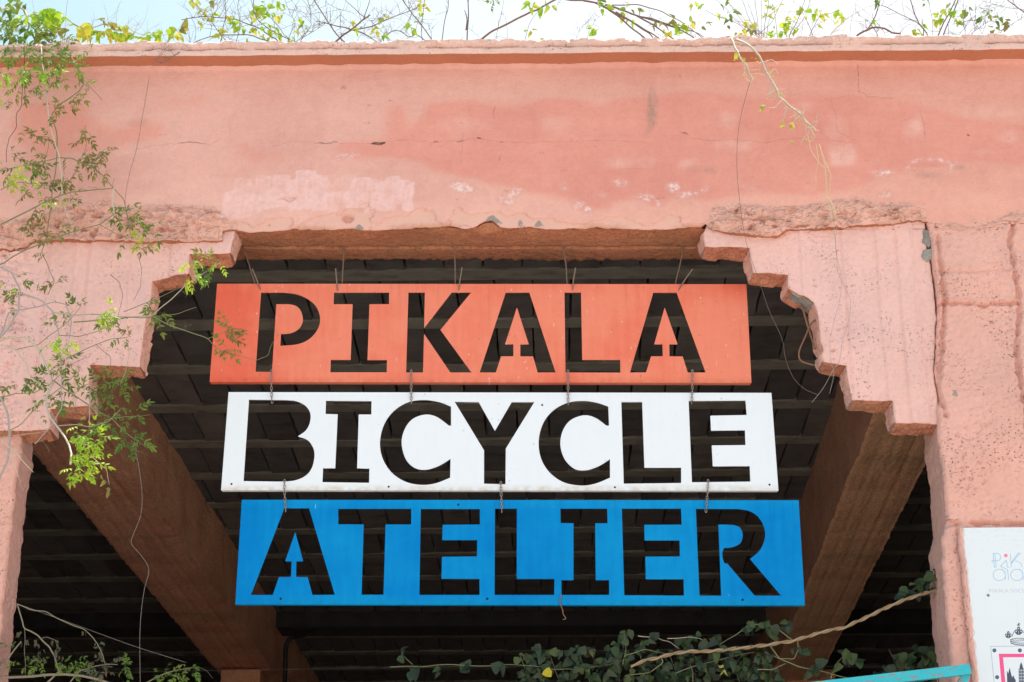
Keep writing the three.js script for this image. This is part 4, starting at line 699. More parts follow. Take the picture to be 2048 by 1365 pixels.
// teal painted bars
{
  const wear = dataTex(512, 512, (i, j, c) => { const x = i / 512, y = j / 512, m = 1 + 0.16 * fbm(x * 6, y * 12, 4, 951, 6), s = sstep(0.5, 0.68, 0.5 + 0.5 * fbm(x * 24, y * 60, 4, 952)), d = sstep(0.2, 0.6, fbm(x * 10, y * 20, 4, 953)); c[0] = lerp(0.015 * m + 0.03 * d, 0.20, s); c[1] = lerp((0.42 - 0.12 * d) * m, 0.24, s); c[2] = lerp((0.50 - 0.15 * d) * m, 0.24, s); }, true, true);
  const paintM = std([1, 1, 1], { map: wear, bumpMap: concreteBump, bumpScale: 0.0015, roughness: 0.55 });
  const t = thing('turquoise_railing', 'turquoise painted railing bar crossing the foot of the rough pillar', 'railing');
  const bar = (name, a, b, hgt, dep) => { const v = b.clone().sub(a), g = box(v.length(), hgt, dep, 1); g.rotateZ(Math.atan2(v.y, Math.hypot(v.x, v.z))); g.rotateY(-Math.atan2(v.z, v.x)); const m = mesh(name, g, paintM, t); m.position.copy(a).lerp(b, 0.5); return m; };
  const foot = W(1500, 1391, 0.3); bar('rail', foot, W(1939, 1340, 0.10), 0.044, 0.03); const low = new THREE.Vector3(W(1850, 1450, 0.085).x - 0.5, 2.2, 0.085); bar('brace', W(1932, 1352, 0.085), W(1850, 1450, 0.085).lerp(low, 0.6), 0.035, 0.03); const post = box(0.045, foot.y - 0.01, 0.04, 1), pm = mesh('post', post, paintM, t); pm.position.set(foot.x, foot.y / 2 - 0.01, foot.z - 0.036);
  const t2 = thing('turquoise_railing', 'top end of a turquoise painted bar beside the jasmine pillar', 'railing'); const tip = W(-4, 1378, 0.1), g2 = box(0.06, tip.y + 0.02, 0.04, 1); const m2 = mesh('post', g2, paintM, t2); m2.position.set(tip.x, tip.y / 2, tip.z);
}
// ---------------------------------------------------------------- plants
const leafMat = (rgb, tr = 0.42, rough = 0.75) => { const m = new THREE.MeshPhysicalMaterial({ roughness: rough, transmission: tr, thickness: 0, side: THREE.DoubleSide, specularIntensity: 0.5 }); m.color.setRGB(...rgb); return m; };
const PAL = {
  jas: [[0.11, 0.20, 0.03], [0.15, 0.25, 0.035], [0.19, 0.28, 0.04], [0.22, 0.27, 0.05]].map((c) => leafMat(c)),
  olive: [[0.24, 0.23, 0.05], [0.29, 0.27, 0.06], [0.21, 0.21, 0.05]].map((c) => leafMat(c, 0.5)),
  lime: [[0.32, 0.48, 0.02], [0.40, 0.52, 0.03], [0.25, 0.44, 0.025]].map((c) => leafMat(c, 0.5)),
  gold: [[0.50, 0.50, 0.05], [0.42, 0.48, 0.05], [0.58, 0.52, 0.08], [0.36, 0.42, 0.08]].map((c) => leafMat(c, 0.5)),
  ivy: [[0.02, 0.034, 0.02], [0.03, 0.05, 0.026], [0.028, 0.06, 0.018], [0.045, 0.062, 0.03], [0.065, 0.09, 0.025]].map((c) => leafMat(c, 0.25, 0.5)),
  dry: [[0.16, 0.12, 0.06], [0.12, 0.11, 0.06], [0.10, 0.12, 0.07]].map((c) => leafMat(c, 0.3)),
  bright: [[0.55, 0.45, 0.02]].map((c) => leafMat(c, 0.35)),
};
const BARK = { tan: std([0.40, 0.33, 0.24]), pale: std([0.50, 0.43, 0.33]), brown: std([0.19, 0.125, 0.105]), green: std([0.19, 0.19, 0.09]), dark: std([0.085, 0.065, 0.055]), shadedTan: std([0.24, 0.19, 0.13]), grey: std([0.36, 0.31, 0.28]), straw: std([0.60, 0.46, 0.27]) };  // the darker copy of tan has shade put into its colour
function blade(shape, fold, curl, twist = 0, n = 5) {                // a leaf 1 long along +y, its face towards +z
  const pos = [], idx = [];
  for (let i = 0; i <= n; i++) {
    const t = i / n, w = shape(t), zc = -curl * t * t, a = twist * t;
    for (const s of [-1, -0.5, 0, 0.5, 1]) { const x = s * w, z = zc + fold * Math.abs(s) * w - 0.05 * w * Math.sin(t * 9 + s * 2); pos.push(x * Math.cos(a) - z * Math.sin(a) * 0.3, t - 0.15 * curl * t, z * Math.cos(a) + x * Math.sin(a)); }
    if (i < n) for (let k = 0; k < 4; k++) { const q = i * 5 + k; idx.push(q, q + 1, q + 5, q + 1, q + 6, q + 5); }
  }
  const g = new THREE.BufferGeometry(); g.setAttribute('position', new THREE.Float32BufferAttribute(pos, 3)); g.setIndex(idx); g.computeVertexNormals(); return g;
}
const ovate = (w) => (t) => w * Math.pow(Math.sin(Math.PI * Math.pow(t, 0.72)), 0.8) * (1 - 0.25 * t);
const heart = (w) => (t) => w * Math.min(1, t * 9) * (t < 0.2 ? 0.72 + 0.28 * Math.sin(t / 0.2 * 1.57) : Math.pow(Math.cos((t - 0.2) / 0.8 * 1.5), 0.75));
const LEAF = {
  broad: [blade(heart(0.34), 0.25, 0.25, 0.3), blade(heart(0.30), 0.5, 0.45, -0.4), blade(ovate(0.28), 0.4, 0.15, 0.5), blade(heart(0.32), 0.1, 0.6, 0.2), blade(ovate(0.22), 0.7, 0.5, -0.6), blade(ovate(0.18), 0.9, 0.8, 0.9)],
  ivy: [blade(heart(0.38), 0.5, 0.7, 0.5, 6), blade(heart(0.46), 0.12, 0.2, 0.15, 6), blade(ovate(0.3), 0.6, 0.6, -0.6, 6), blade(heart(0.42), 0.3, 0.35, -0.2, 6), blade(ovate(0.38), 0.15, 0.25, 0.2, 6), blade(heart(0.44), -0.1, 0.15, -0.15, 6)],
  curl: [blade(ovate(0.2), 1.1, 1.1, 1.6, 7), blade(ovate(0.16), 1.3, 0.9, -1.9, 7)],
  pinnate: [],
};
for (let v = 0; v < 5; v++) {                                        // feathered leaf: pairs of leaflets on a rib
  const r = rng(60 + v), gs = [], pairs = 2 + (v % 3 ? 1 : 0), bend = (r() - 0.5) * 0.5, at2 = (t) => new THREE.Vector3(bend * t * t, t, -0.25 * t * t);
  const lf = blade(ovate(0.17), 0.35, 0.3, 0.2, 4);
  const put = (t, ang, len) => { const g = lf.clone(); g.scale(len * 1.15, len, len); g.rotateY((r() - 0.5) * 0.9); g.rotateX(-0.2 + (r() - 0.5) * 0.7); g.rotateZ(ang); const p = at2(t); g.translate(p.x, p.y, p.z); gs.push(g); };
  for (let k = 0; k < pairs; k++) { const t = 0.28 + 0.42 * k / (pairs - 1); for (const s of [-1, 1]) put(t, s * (1.05 - 0.2 * k + 0.3 * (r() - 0.5)), 0.30 + 0.08 * r()); }
  put(0.74, 0.1 * (r() - 0.5), 0.46);
  const rib = tube([at2(0), at2(0.4), at2(0.76)], 0.014, 0.008, 3, 4); gs.push(rib);
  for (const g of gs) { if (g.attributes.uv) g.deleteAttribute('uv'); }
  LEAF.pinnate.push(mergeGeometries(gs));
}
const tmpM = new THREE.Matrix4();
class Plant {
  constructor(name, label, category, seed, base, group) {
    this.t = thing(name, label, category, group, base); this.base = base; this.r = rng(seed); this.n = 0; this.lines = [];
  }
  stem(list, z, r0, r1, mat, name = 'stem') {
    const pts = list.map((p) => (p.isVector3 ? p : W(p[0], p[1], p[2] ?? z)));
    // a living line is never smooth: a little wander between the traced points
    const full = [pts[0]]; for (let i = 1; i < pts.length; i++) { const L = pts[i].distanceTo(pts[i - 1]), m = pts[i].clone().lerp(pts[i - 1], 0.5); m.x += (this.r() - 0.5) * 0.05 * L; m.y += (this.r() - 0.5) * 0.05 * L; m.z += (this.r() - 0.5) * 0.10 * L; full.push(m, pts[i]); }
    const g = tube(full.map((p) => p.clone().sub(this.base)), r0, r1, 5, full.length * 3);
    mesh(name, g, mat, this.t); const c = new THREE.CatmullRomCurve3(full, false, 'centripetal'); this.lines.push(c); return c;
  }
  leaf(kind, p, len, dir, nor, mat) {
    const y = dir.clone().normalize(), x = new THREE.Vector3().crossVectors(y, nor).normalize(), z = new THREE.Vector3().crossVectors(x, y);
    const set = LEAF[kind], m = mesh('leaf', set[Math.floor(this.r() * set.length)], mat, this.t);
    m.matrixAutoUpdate = true; tmpM.makeBasis(x, y, z); m.quaternion.setFromRotationMatrix(tmpM); m.position.copy(p).sub(this.base); m.scale.setScalar(len); this.n++;
  }
  rnd(s = 1) { return new THREE.Vector3((this.r() - 0.5) * 2 * s, (this.r() - 0.5) * 2 * s, (this.r() - 0.5) * 2 * s); }
  // n leaves round a place; down: how much they hang
  tuft(px, py, z, n, spread, len, kind, pal, down = 0.4, zs = 0.05) {
    for (let i = 0; i < n; i++) {
      const p = W(px + (this.r() - 0.5) * 2 * spread, py + (this.r() - 0.5) * 1.6 * spread, z + (this.r() - 0.5) * 2 * zs), d = this.rnd(); d.z = d.z * 0.6 + 0.25; d.y -= down;
      const nor = new THREE.Vector3((this.r() - 0.5) * 1.4, 0.35 + (this.r() - 0.5) * 1.4, 0.9), set = PAL[pal];
      this.leaf(kind, p, len * (0.7 + 0.6 * this.r()), d, nor, set[Math.floor(this.r() * set.length)]);
    }
  }
  // leaves along a curve
  along(c, a, b, n, len, kind, pal, down = 0.3) { for (let i = 0; i < n; i++) { const t = lerp(a, b, (i + this.r() * 0.8) / n), p = c.getPoint(t), tg = c.getTangent(t), d = this.rnd(0.8).add(tg.multiplyScalar(0.5)); d.y -= down; d.z += 0.2; const set = PAL[pal]; this.leaf(kind, p, len * (0.65 + 0.6 * this.r()), d, new THREE.Vector3((this.r() - 0.5) * 1.4, 0.3 + (this.r() - 0.5), 0.9), set[Math.floor(this.r() * set.length)]); } }
  // bare side twigs off a curve, each with its own small fork
  twigs(c, n, len, r, mat, up = 0.4, a = 0.15, b = 1) {
    const gs = [];
    for (let i = 0; i < n; i++) {
      const p = c.getPoint(lerp(a, b, (i + this.r()) / n)), d = this.rnd(1); d.y += up; d.z *= 0.5; d.normalize(); const L = len * (0.5 + this.r());
      const k = [p.clone()]; let q = p.clone(); for (let s = 0; s < 3; s++) { d.add(this.rnd(0.35)).normalize(); q = q.clone().addScaledVector(d, L / 3); k.push(q); }
      gs.push(tube(k.map((v) => v.clone().sub(this.base)), r, r * 0.45, 4, 8));
      for (let f = 0; f < 2; f++) if (this.r() < 0.7) { const e = this.rnd(1).addScaledVector(d, 0.8); e.y += up * 0.6; e.normalize(); gs.push(tube([k[1 + f], k[1 + f].clone().addScaledVector(e, L * 0.25).add(this.rnd(0.004)), k[1 + f].clone().addScaledVector(e, L * 0.5)].map((v) => v.clone().sub(this.base)), r * 0.7, r * 0.35, 4, 5)); }
    }
    mesh('twigs', mergeGeometries(gs), mat, this.t).userData.kind = 'stuff';
  }
}
const ROOF = CEIL + 0.27;
const onRoof = (px, z) => { const p = W(px, 110, z); p.y = ROOF; return p; };

// --- jasmine that hangs over the cornice and down the wall
{
  const p = new Plant('jasmine_vine', 'upper feather-leaved jasmine hanging over the cornice in long strands', 'vine', 11, onRoof(70, -0.3));
  const top = (px) => [onRoof(px, -0.3), W(px - 3, 84, -0.05)];
  p.stem([...top(80), [82, 96, 0.17], [87, 147, 0.22], [93, 187, 0.2], [97, 233, 0.19], [107, 277, 0.2], [118, 313, 0.22], [123, 353, 0.22], [124, 393, 0.2], [133, 430, 0.16], [147, 455, 0.12]], 0, 0.0055, 0.003, BARK.pale);
  p.stem([[97, 233], [105, 240], [113, 267], [112, 327], [106, 367], [103, 400], [97, 440], [92, 475], [83, 505], [100, 545], [108, 562], [95, 590]], 0.13, 0.003, 0.0018, BARK.green);
  p.stem([...top(112), [117, 92, 0.17], [140, 112], [160, 147], [167, 167], [160, 180], [147, 190], [117, 210], [103, 230]], 0.2, 0.005, 0.003, BARK.green);
  p.stem([[150, 130], [165, 157], [185, 180], [203, 200]], 0.2, 0.002, 0.0014, BARK.brown);
  p.stem([[167, 167], [178, 176], [165, 195], [140, 214]], 0.2, 0.002, 0.0014, BARK.green);
  p.stem([...top(50), [48, 98, 0.17], [48, 135], [44, 180], [42, 215], [33, 225], [32, 255], [18, 275], [12, 300], [12, 325]], 0.11, 0.003, 0.0014, BARK.dark);
  p.stem([[0, 450], [60, 420], [107, 397], [140, 385], [187, 380], [227, 377]], 0.22, 0.0038, 0.0026, BARK.green);
  p.stem([[118, 315], [143, 317], [180, 333], [207, 353], [227, 377], [247, 400], [256, 440], [260, 470]], 0.2, 0.003, 0.0018, BARK.green);
  p.stem([[227, 377], [225, 400], [228, 430]], 0.24, 0.004, 0.003, BARK.pale);
  p.stem([[118, 390], [140, 360], [160, 325], [172, 290], [170, 250]], 0.18, 0.0022, 0.0012, BARK.green);
  p.stem([[85, 335], [95, 300], [98, 275]], 0.16, 0.002, 0.0012, BARK.green); p.stem([[118, 315], [70, 325], [30, 335], [0, 345]], 0.2, 0.0024, 0.0014, BARK.green); p.stem([[180, 333], [195, 318], [212, 303], [230, 300]], 0.2, 0.002, 0.001, BARK.green);
  p.stem([[0, 380], [40, 365], [90, 372], [115, 365]], 0.2, 0.0022, 0.0014, BARK.green); p.stem([[98, 275], [70, 272], [46, 265]], 0.18, 0.0018, 0.001, BARK.green);
  for (const [x, y, n, s, pal, z] of [[12, 100, 6, 16, 'jas', 0.22], [38, 112, 8, 18, 'jas', 0.22], [70, 105, 8, 18, 'jas', 0.22], [95, 112, 8, 18, 'jas', 0.22], [120, 108, 7, 16, 'jas', 0.22], [60, 135, 8, 18, 'jas', 0.24], [92, 135, 8, 18, 'lime', 0.26], [125, 130, 7, 16, 'jas', 0.24], [45, 150, 6, 12, 'lime', 0.26], [75, 155, 7, 14, 'jas', 0.24], [105, 155, 6, 12, 'jas', 0.24], [20, 170, 6, 12, 'lime', 0.26], [40, 180, 6, 12, 'olive', 0.22], [90, 175, 4, 10, 'jas', 0.22], [118, 160, 3, 8, 'olive', 0.2], [0, 185, 3, 10, 'lime', 0.26], [15, 198, 2, 8, 'olive', 0.2], [5, 130, 4, 14, 'jas', 0.22], [155, 140, 3, 10, 'jas', 0.2], [165, 160, 2, 8, 'jas', 0.2], [175, 105, 4, 10, 'jas', 0.2], [160, 118, 2, 8, 'jas', 0.2], [165, 180, 3, 9, 'olive', 0.2], [148, 198, 3, 9, 'olive', 0.2], [132, 218, 3, 8, 'olive', 0.2], [108, 212, 2, 6, 'olive', 0.18], [98, 225, 3, 10, 'olive', 0.18], [55, 266, 3, 10, 'olive', 0.16], [75, 275, 4, 9, 'olive', 0.16], [97, 275, 3, 7, 'jas', 0.16], [170, 262, 4, 10, 'olive', 0.16], [160, 282, 3, 8, 'olive', 0.16], [172, 300, 4, 9, 'olive', 0.16], [185, 315, 3, 8, 'olive', 0.16], [212, 305, 4, 9, 'olive', 0.16], [195, 325, 4, 10, 'olive', 0.16], [205, 335, 3, 8, 'olive', 0.16], [15, 310, 3, 10, 'olive', 0.16], [8, 330, 3, 8, 'lime', 0.3], [55, 325, 5, 11, 'jas', 0.16], [75, 330, 4, 9, 'jas', 0.16], [90, 315, 3, 7, 'jas', 0.15], [85, 340, 3, 8, 'jas', 0.15], [20, 358, 4, 10, 'lime', 0.32], [45, 350, 4, 9, 'lime', 0.32], [60, 362, 4, 9, 'lime', 0.3], [30, 338, 2, 8, 'jas', 0.2], [110, 368, 5, 10, 'olive', 0.16], [95, 375, 3, 8, 'jas', 0.16], [125, 350, 3, 9, 'olive', 0.16], [150, 352, 3, 8, 'olive', 0.16], [55, 380, 3, 8, 'olive', 0.16], [130, 372, 3, 8, 'olive', 0.16], [80, 402, 3, 8, 'olive', 0.15], [145, 395, 4, 8, 'jas', 0.18], [105, 412, 2, 6, 'lime', 0.36], [80, 420, 3, 9, 'olive', 0.16], [245, 415, 4, 9, 'jas', 0.2], [260, 425, 4, 9, 'jas', 0.2], [238, 432, 3, 7, 'jas', 0.2], [272, 442, 3, 8, 'jas', 0.2], [285, 448, 3, 8, 'jas', 0.2], [298, 455, 3, 8, 'jas', 0.2], [310, 466, 2, 7, 'jas', 0.2], [290, 482, 3, 9, 'lime', 0.3], [275, 490, 2, 8, 'olive', 0.2], [300, 492, 2, 7, 'olive', 0.2], [255, 482, 2, 6, 'jas', 0.18], [128, 448, 3, 8, 'jas', 0.14], [95, 462, 3, 9, 'olive', 0.14], [60, 446, 3, 9, 'olive', 0.14], [75, 470, 3, 9, 'olive', 0.14], [150, 450, 2, 7, 'olive', 0.14], [90, 510, 2, 7, 'olive', 0.14], [115, 560, 3, 9, 'olive', 0.14], [128, 550, 2, 7, 'olive', 0.14]]) p.tuft(x, y, z, n, s * 1.15, 0.068, 'pinnate', pal, 0.35, 0.03);
  p.twigs(p.lines[2], 6, 0.05, 0.0011, BARK.green, 0.1); p.twigs(p.lines[6], 5, 0.05, 0.0011, BARK.brown, -0.1); p.twigs(p.lines[7], 5, 0.06, 0.0010, BARK.green, 0.1);
}
// --- the tangle in front of the corbel
{
  const p = new Plant('jasmine_vine', 'lower jasmine tangle with grey bowed stems in front of the stepped corbel', 'vine', 12, W(-60, 1000, 0.15));
  const S = (l, z, a, b, m) => p.stem(l, z, a, b, m);
  S([new THREE.Vector3(-2.6, 0.02, 0.2), new THREE.Vector3(-2.55, 2.2, 0.18), [-60, 1000], [-20, 720, 0.2], [0, 678], [22, 675], [52, 675], [75, 695], [88, 725], [101, 751], [107, 762], [90, 804, 0.4], [97, 830, 0.48], [116, 856, 0.56], [135, 884, 0.62], [142, 910, 0.66], [140, 930, 0.68]], 0.3, 0.006, 0.0045, BARK.pale);
  S([[107, 762], [149, 792], [187, 817], [224, 839], [258, 871], [295, 897]], 0.32, 0.0032, 0.0018, BARK.green);
  S([[-60, 500], [0, 529], [49, 501], [97, 480], [157, 460], [198, 449], [232, 426], [262, 417]], 0.24, 0.0036, 0.0022, BARK.green); S([[198, 449], [239, 471], [269, 477]], 0.24, 0.0022, 0.0014, BARK.green);
  S([[-60, 900], [-10, 690], [19, 624], [60, 617], [105, 605], [131, 609], [142, 639], [138, 677]], 0.3, 0.004, 0.0026, BARK.grey);
  S([[-30, 530], [0, 535], [22, 546], [39, 579], [36, 620], [15, 658], [0, 677]], 0.32, 0.0045, 0.0045, BARK.grey);
  S([[41, 587], [82, 602], [105, 624], [116, 662], [118, 699], [123, 759], [123, 815], [105, 848], [69, 889]], 0.34, 0.004, 0.0022, BARK.grey);
  S([[0, 690], [30, 699], [56, 734], [56, 748], [90, 781]], 0.3, 0.0034, 0.0022, BARK.pale); S([[0, 795], [15, 830], [19, 880], [15, 920], [-10, 980]], 0.35, 0.005, 0.005, BARK.grey);
  S([[105, 626], [149, 631], [202, 630], [247, 634], [303, 631], [340, 601], [374, 568], [410, 545], [441, 525]], 0.36, 0.0032, 0.0022, BARK.tan);
  S([[146, 645], [209, 639], [260, 635], [306, 635], [355, 628], [392, 615]], 0.32, 0.0032, 0.0012, BARK.green);
  S([[303, 632], [330, 647], [359, 658], [415, 678], [437, 699], [460, 709], [512, 721], [535, 712], [546, 684]], 0.38, 0.0028, 0.0010, BARK.green); S([[415, 678], [440, 668], [460, 658], [482, 658]], 0.38, 0.0018, 0.001, BARK.green);
  S([[247, 624], [284, 609], [321, 594], [359, 576]], 0.3, 0.002, 0.0012, BARK.green); S([[116, 671], [157, 673], [194, 663], [224, 652]], 0.3, 0.002, 0.0012, BARK.green);
  S([[30, 700], [75, 690], [115, 660], [160, 615]], 0.22, 0.002, 0.0012, BARK.green); S([[131, 718], [179, 695], [224, 678], [262, 673]], 0.36, 0.0024, 0.0012, BARK.green);
  S([[88, 725], [110, 712], [130, 695], [140, 680]], 0.4, 0.002, 0.0012, BARK.pale); S([[123, 819], [150, 825], [176, 826]], 0.36, 0.002, 0.001, BARK.green); S([[224, 837], [250, 834], [277, 833], [299, 830]], 0.34, 0.002, 0.001, BARK.green);
  S([[116, 852], [150, 850], [179, 854], [217, 843], [240, 820]], 0.5, 0.0022, 0.001, BARK.tan); S([[135, 884], [160, 888], [185, 893], [210, 882]], 0.62, 0.0022, 0.001, BARK.tan);
  S([[-20, 880], [20, 872], [60, 868], [95, 862]], 0.3, 0.002, 0.0012, BARK.tan); S([[0, 870], [40, 850], [90, 800], [160, 740]], 0.26, 0.0022, 0.0012, BARK.green); S([[-20, 800], [30, 788], [70, 785], [110, 765]], 0.26, 0.0022, 0.0014, BARK.green);
  S([[0, 880], [30, 905], [66, 945]], 0.4, 0.003, 0.0015, BARK.pale); S([[10, 900], [28, 930], [40, 965]], 0.4, 0.002, 0.001, BARK.pale); S([[107, 762], [150, 725], [172, 715]], 0.3, 0.0016, 0.001, BARK.brown);
  S([[179, 780], [179, 815], [178, 855]], 0.36, 0.0024, 0.002, BARK.grey); S([[220, 550], [238, 565], [245, 590], [235, 635]], 0.2, 0.0016, 0.001, BARK.brown); S([[275, 510], [283, 540], [280, 575], [268, 600]], 0.2, 0.0012, 0.001, BARK.brown);
  S([[192, 690], [220, 715], [222, 760], [245, 775]], 0.22, 0.0014, 0.001, BARK.brown); S([[255, 680], [258, 710], [250, 745], [240, 770]], 0.3, 0.0014, 0.001, BARK.tan); S([[180, 910], [195, 925], [212, 940], [218, 970]], 0.66, 0.002, 0.001, BARK.tan);
  const L = 0.066;
  for (const [x, y, n, s, pal, z] of [[20, 565, 4, 10, 'jas', 0.3], [45, 562, 4, 9, 'jas', 0.3], [8, 585, 3, 9, 'lime', 0.4], [30, 585, 3, 9, 'jas', 0.28], [15, 610, 3, 8, 'olive', 0.26], [132, 622, 4, 9, 'jas', 0.3], [150, 612, 3, 8, 'jas', 0.3], [128, 642, 2, 6, 'jas', 0.28], [205, 627, 3, 7, 'lime', 0.5], [225, 632, 5, 10, 'lime', 0.5], [240, 634, 4, 9, 'jas', 0.34], [228, 655, 3, 6, 'lime', 0.5], [215, 640, 3, 7, 'jas', 0.34], [245, 668, 3, 9, 'jas', 0.34], [262, 672, 3, 7, 'olive', 0.34], [100, 683, 3, 6, 'lime', 0.5], [133, 680, 3, 6, 'lime', 0.5], [115, 700, 2, 6, 'lime', 0.48], [110, 715, 2, 6, 'lime', 0.48], [130, 725, 4, 9, 'jas', 0.34], [110, 735, 3, 8, 'jas', 0.34], [120, 750, 4, 10, 'jas', 0.3], [88, 752, 5, 10, 'jas', 0.26], [68, 757, 5, 9, 'jas', 0.26], [50, 762, 4, 9, 'jas', 0.26], [25, 768, 3, 9, 'jas', 0.26], [75, 745, 3, 9, 'jas', 0.26], [105, 770, 4, 10, 'jas', 0.28], [95, 785, 3, 9, 'jas', 0.28], [135, 728, 3, 8, 'olive', 0.3], [165, 768, 4, 9, 'jas', 0.26], [185, 770, 6, 12, 'jas', 0.24], [205, 765, 6, 12, 'jas', 0.24], [225, 760, 6, 12, 'jas', 0.24], [245, 768, 5, 10, 'jas', 0.24], [195, 785, 5, 10, 'jas', 0.24], [215, 785, 4, 10, 'jas', 0.24], [252, 778, 3, 7, 'jas', 0.24], [228, 798, 3, 8, 'jas', 0.28], [235, 745, 3, 7, 'jas', 0.26], [85, 810, 4, 9, 'jas', 0.34], [80, 826, 2, 6, 'jas', 0.34], [150, 790, 3, 8, 'jas', 0.32], [120, 800, 3, 9, 'jas', 0.32], [200, 845, 5, 10, 'jas', 0.34], [212, 838, 3, 8, 'jas', 0.34], [262, 822, 4, 10, 'jas', 0.34], [282, 830, 4, 9, 'jas', 0.34], [262, 840, 3, 8, 'jas', 0.34], [245, 880, 4, 9, 'jas', 0.34], [260, 884, 3, 8, 'jas', 0.34], [275, 872, 4, 10, 'jas', 0.34], [290, 885, 4, 10, 'jas', 0.34], [270, 895, 3, 8, 'jas', 0.34], [372, 556, 4, 8, 'lime', 0.5], [388, 548, 3, 7, 'lime', 0.5], [385, 520, 3, 6, 'lime', 0.56], [412, 525, 4, 8, 'jas', 0.38], [400, 535, 3, 7, 'jas', 0.38], [440, 522, 4, 8, 'lime', 0.5], [424, 542, 3, 7, 'jas', 0.38], [418, 515, 3, 6, 'olive', 0.38], [443, 645, 4, 7, 'jas', 0.38], [455, 655, 4, 8, 'jas', 0.38], [470, 662, 4, 8, 'olive', 0.38], [480, 672, 2, 6, 'olive', 0.38], [452, 664, 3, 7, 'olive', 0.38], [450, 700, 4, 8, 'jas', 0.38], [462, 702, 3, 7, 'jas', 0.38], [440, 705, 2, 6, 'jas', 0.38], [305, 600, 3, 8, 'jas', 0.26], [320, 630, 5, 9, 'jas', 0.3], [310, 645, 3, 8, 'jas', 0.3], [296, 625, 3, 8, 'jas', 0.3]]) p.tuft(x, y, z, n > 3 ? n - 1 : n, s, L, 'pinnate', pal, 0.3, 0.03);
  for (const [x, y, n, s] of [[158, 860, 3, 8], [172, 862, 3, 9], [190, 868, 3, 9], [165, 880, 3, 8], [200, 878, 3, 8], [180, 890, 2, 8], [160, 905, 3, 8], [178, 912, 3, 9], [192, 918, 3, 9], [165, 925, 3, 9], [150, 935, 2, 6], [185, 930, 2, 8], [135, 952, 2, 6], [172, 940, 2, 8]]) p.tuft(x, y, 0.74, n + 1, s, 0.066, 'pinnate', 'lime', 0.3, 0.05);
  for (const [x, y] of [[205, 950], [210, 962], [217, 975], [218, 985]]) p.tuft(x, y, 0.66, 1, 3, 0.035, 'broad', 'olive', 1.2, 0.02);
  p.twigs(p.lines[9], 6, 0.06, 0.001, BARK.brown, 0.2); p.twigs(p.lines[11], 4, 0.05, 0.0009, BARK.brown, 0.2); p.twigs(p.lines[4], 6, 0.07, 0.001, BARK.brown, 0.5); p.twigs(p.lines[1], 6, 0.06, 0.001, BARK.tan, 0.2); p.twigs(p.lines[6], 5, 0.07, 0.001, BARK.brown, 0.1);
}
// --- climber with broad leaves along the top of the cornice
{
  const p = new Plant('broadleaf_climber', 'lime green broad-leaved climber lying along the top of the cornice', 'climber', 13, onRoof(20, -0.2));
  const c0 = p.stem([onRoof(20, -0.2), [25, 60, -0.06], [60, 30], [120, 36], [165, 58], [220, 65], [262, 72], [300, 78]], -0.05, 0.006, 0.002, BARK.brown), c1 = p.stem([[165, 58], [210, 48], [250, 55], [290, 70], [330, 70], [360, 55]], -0.03, 0.003, 0.001, BARK.tan);
  p.stem([onRoof(-10, -0.2), [0, 20], [30, 8], [50, 22], [56, 45]], 0, 0.006, 0.0045, BARK.pale); p.stem([[56, 45], [80, 70], [100, 85, 0.02], [115, 97, 0.16]], 0, 0.004, 0.0026, BARK.green);
  p.stem([onRoof(140, -0.2), [130, 60], [132, 20], [138, -20]], -0.2, 0.002, 0.001, BARK.grey); p.stem([onRoof(70, -0.2), [55, 60], [68, 30], [62, -10]], -0.1, 0.002, 0.001, BARK.grey);
  for (const [x, y, n, s, pal] of [[8, 20, 4, 10, 'jas'], [25, 12, 4, 10, 'jas'], [15, 45, 5, 12, 'jas'], [40, 38, 4, 10, 'lime'], [65, 30, 4, 8, 'lime'], [82, 26, 5, 8, 'lime'], [100, 22, 6, 9, 'lime'], [112, 34, 6, 10, 'lime'], [92, 42, 6, 11, 'lime'], [75, 48, 4, 10, 'lime'], [108, 50, 5, 10, 'lime'], [125, 40, 3, 7, 'lime'], [60, 62, 4, 12, 'jas'], [30, 70, 4, 12, 'jas'], [90, 68, 4, 10, 'jas'], [10, 75, 3, 10, 'jas'], [120, 60, 3, 8, 'olive'], [45, 10, 3, 8, 'jas'], [155, 58, 4, 8, 'gold'], [170, 66, 4, 8, 'gold'], [182, 52, 3, 8, 'gold'], [195, 68, 4, 9, 'lime'], [212, 62, 4, 9, 'gold'], [222, 75, 4, 8, 'gold'], [238, 68, 3, 8, 'lime'], [250, 60, 4, 8, 'gold'], [262, 72, 4, 9, 'gold'], [272, 78, 3, 7, 'lime'], [292, 80, 3, 7, 'lime'], [300, 66, 2, 5, 'lime'], [320, 68, 3, 6, 'lime'], [342, 58, 3, 7, 'lime'], [350, 74, 3, 7, 'gold'], [365, 62, 3, 6, 'olive'], [205, 45, 2, 8, 'olive'], [232, 50, 2, 8, 'olive']]) p.tuft(x, y, 0.02, n + 2, s * 1.1, 0.05, 'broad', pal, 0.75, 0.06);
  for (const [x, y, n, s, pal] of [[50, 60, 5, 16, 'jas'], [85, 62, 5, 16, 'jas'], [25, 85, 5, 16, 'jas'], [70, 84, 6, 18, 'jas'], [110, 80, 5, 16, 'jas'], [10, 60, 5, 14, 'jas'], [130, 75, 3, 10, 'olive']]) p.tuft(x, y, 0.1, n + 2, s, 0.085, 'pinnate', pal, 0.3, 0.05);
  p.twigs(c1, 10, 0.12, 0.001, BARK.grey, 0.9, 0, 0.7); p.twigs(c0, 6, 0.1, 0.001, BARK.grey, 0.9, 0.5, 1);
}
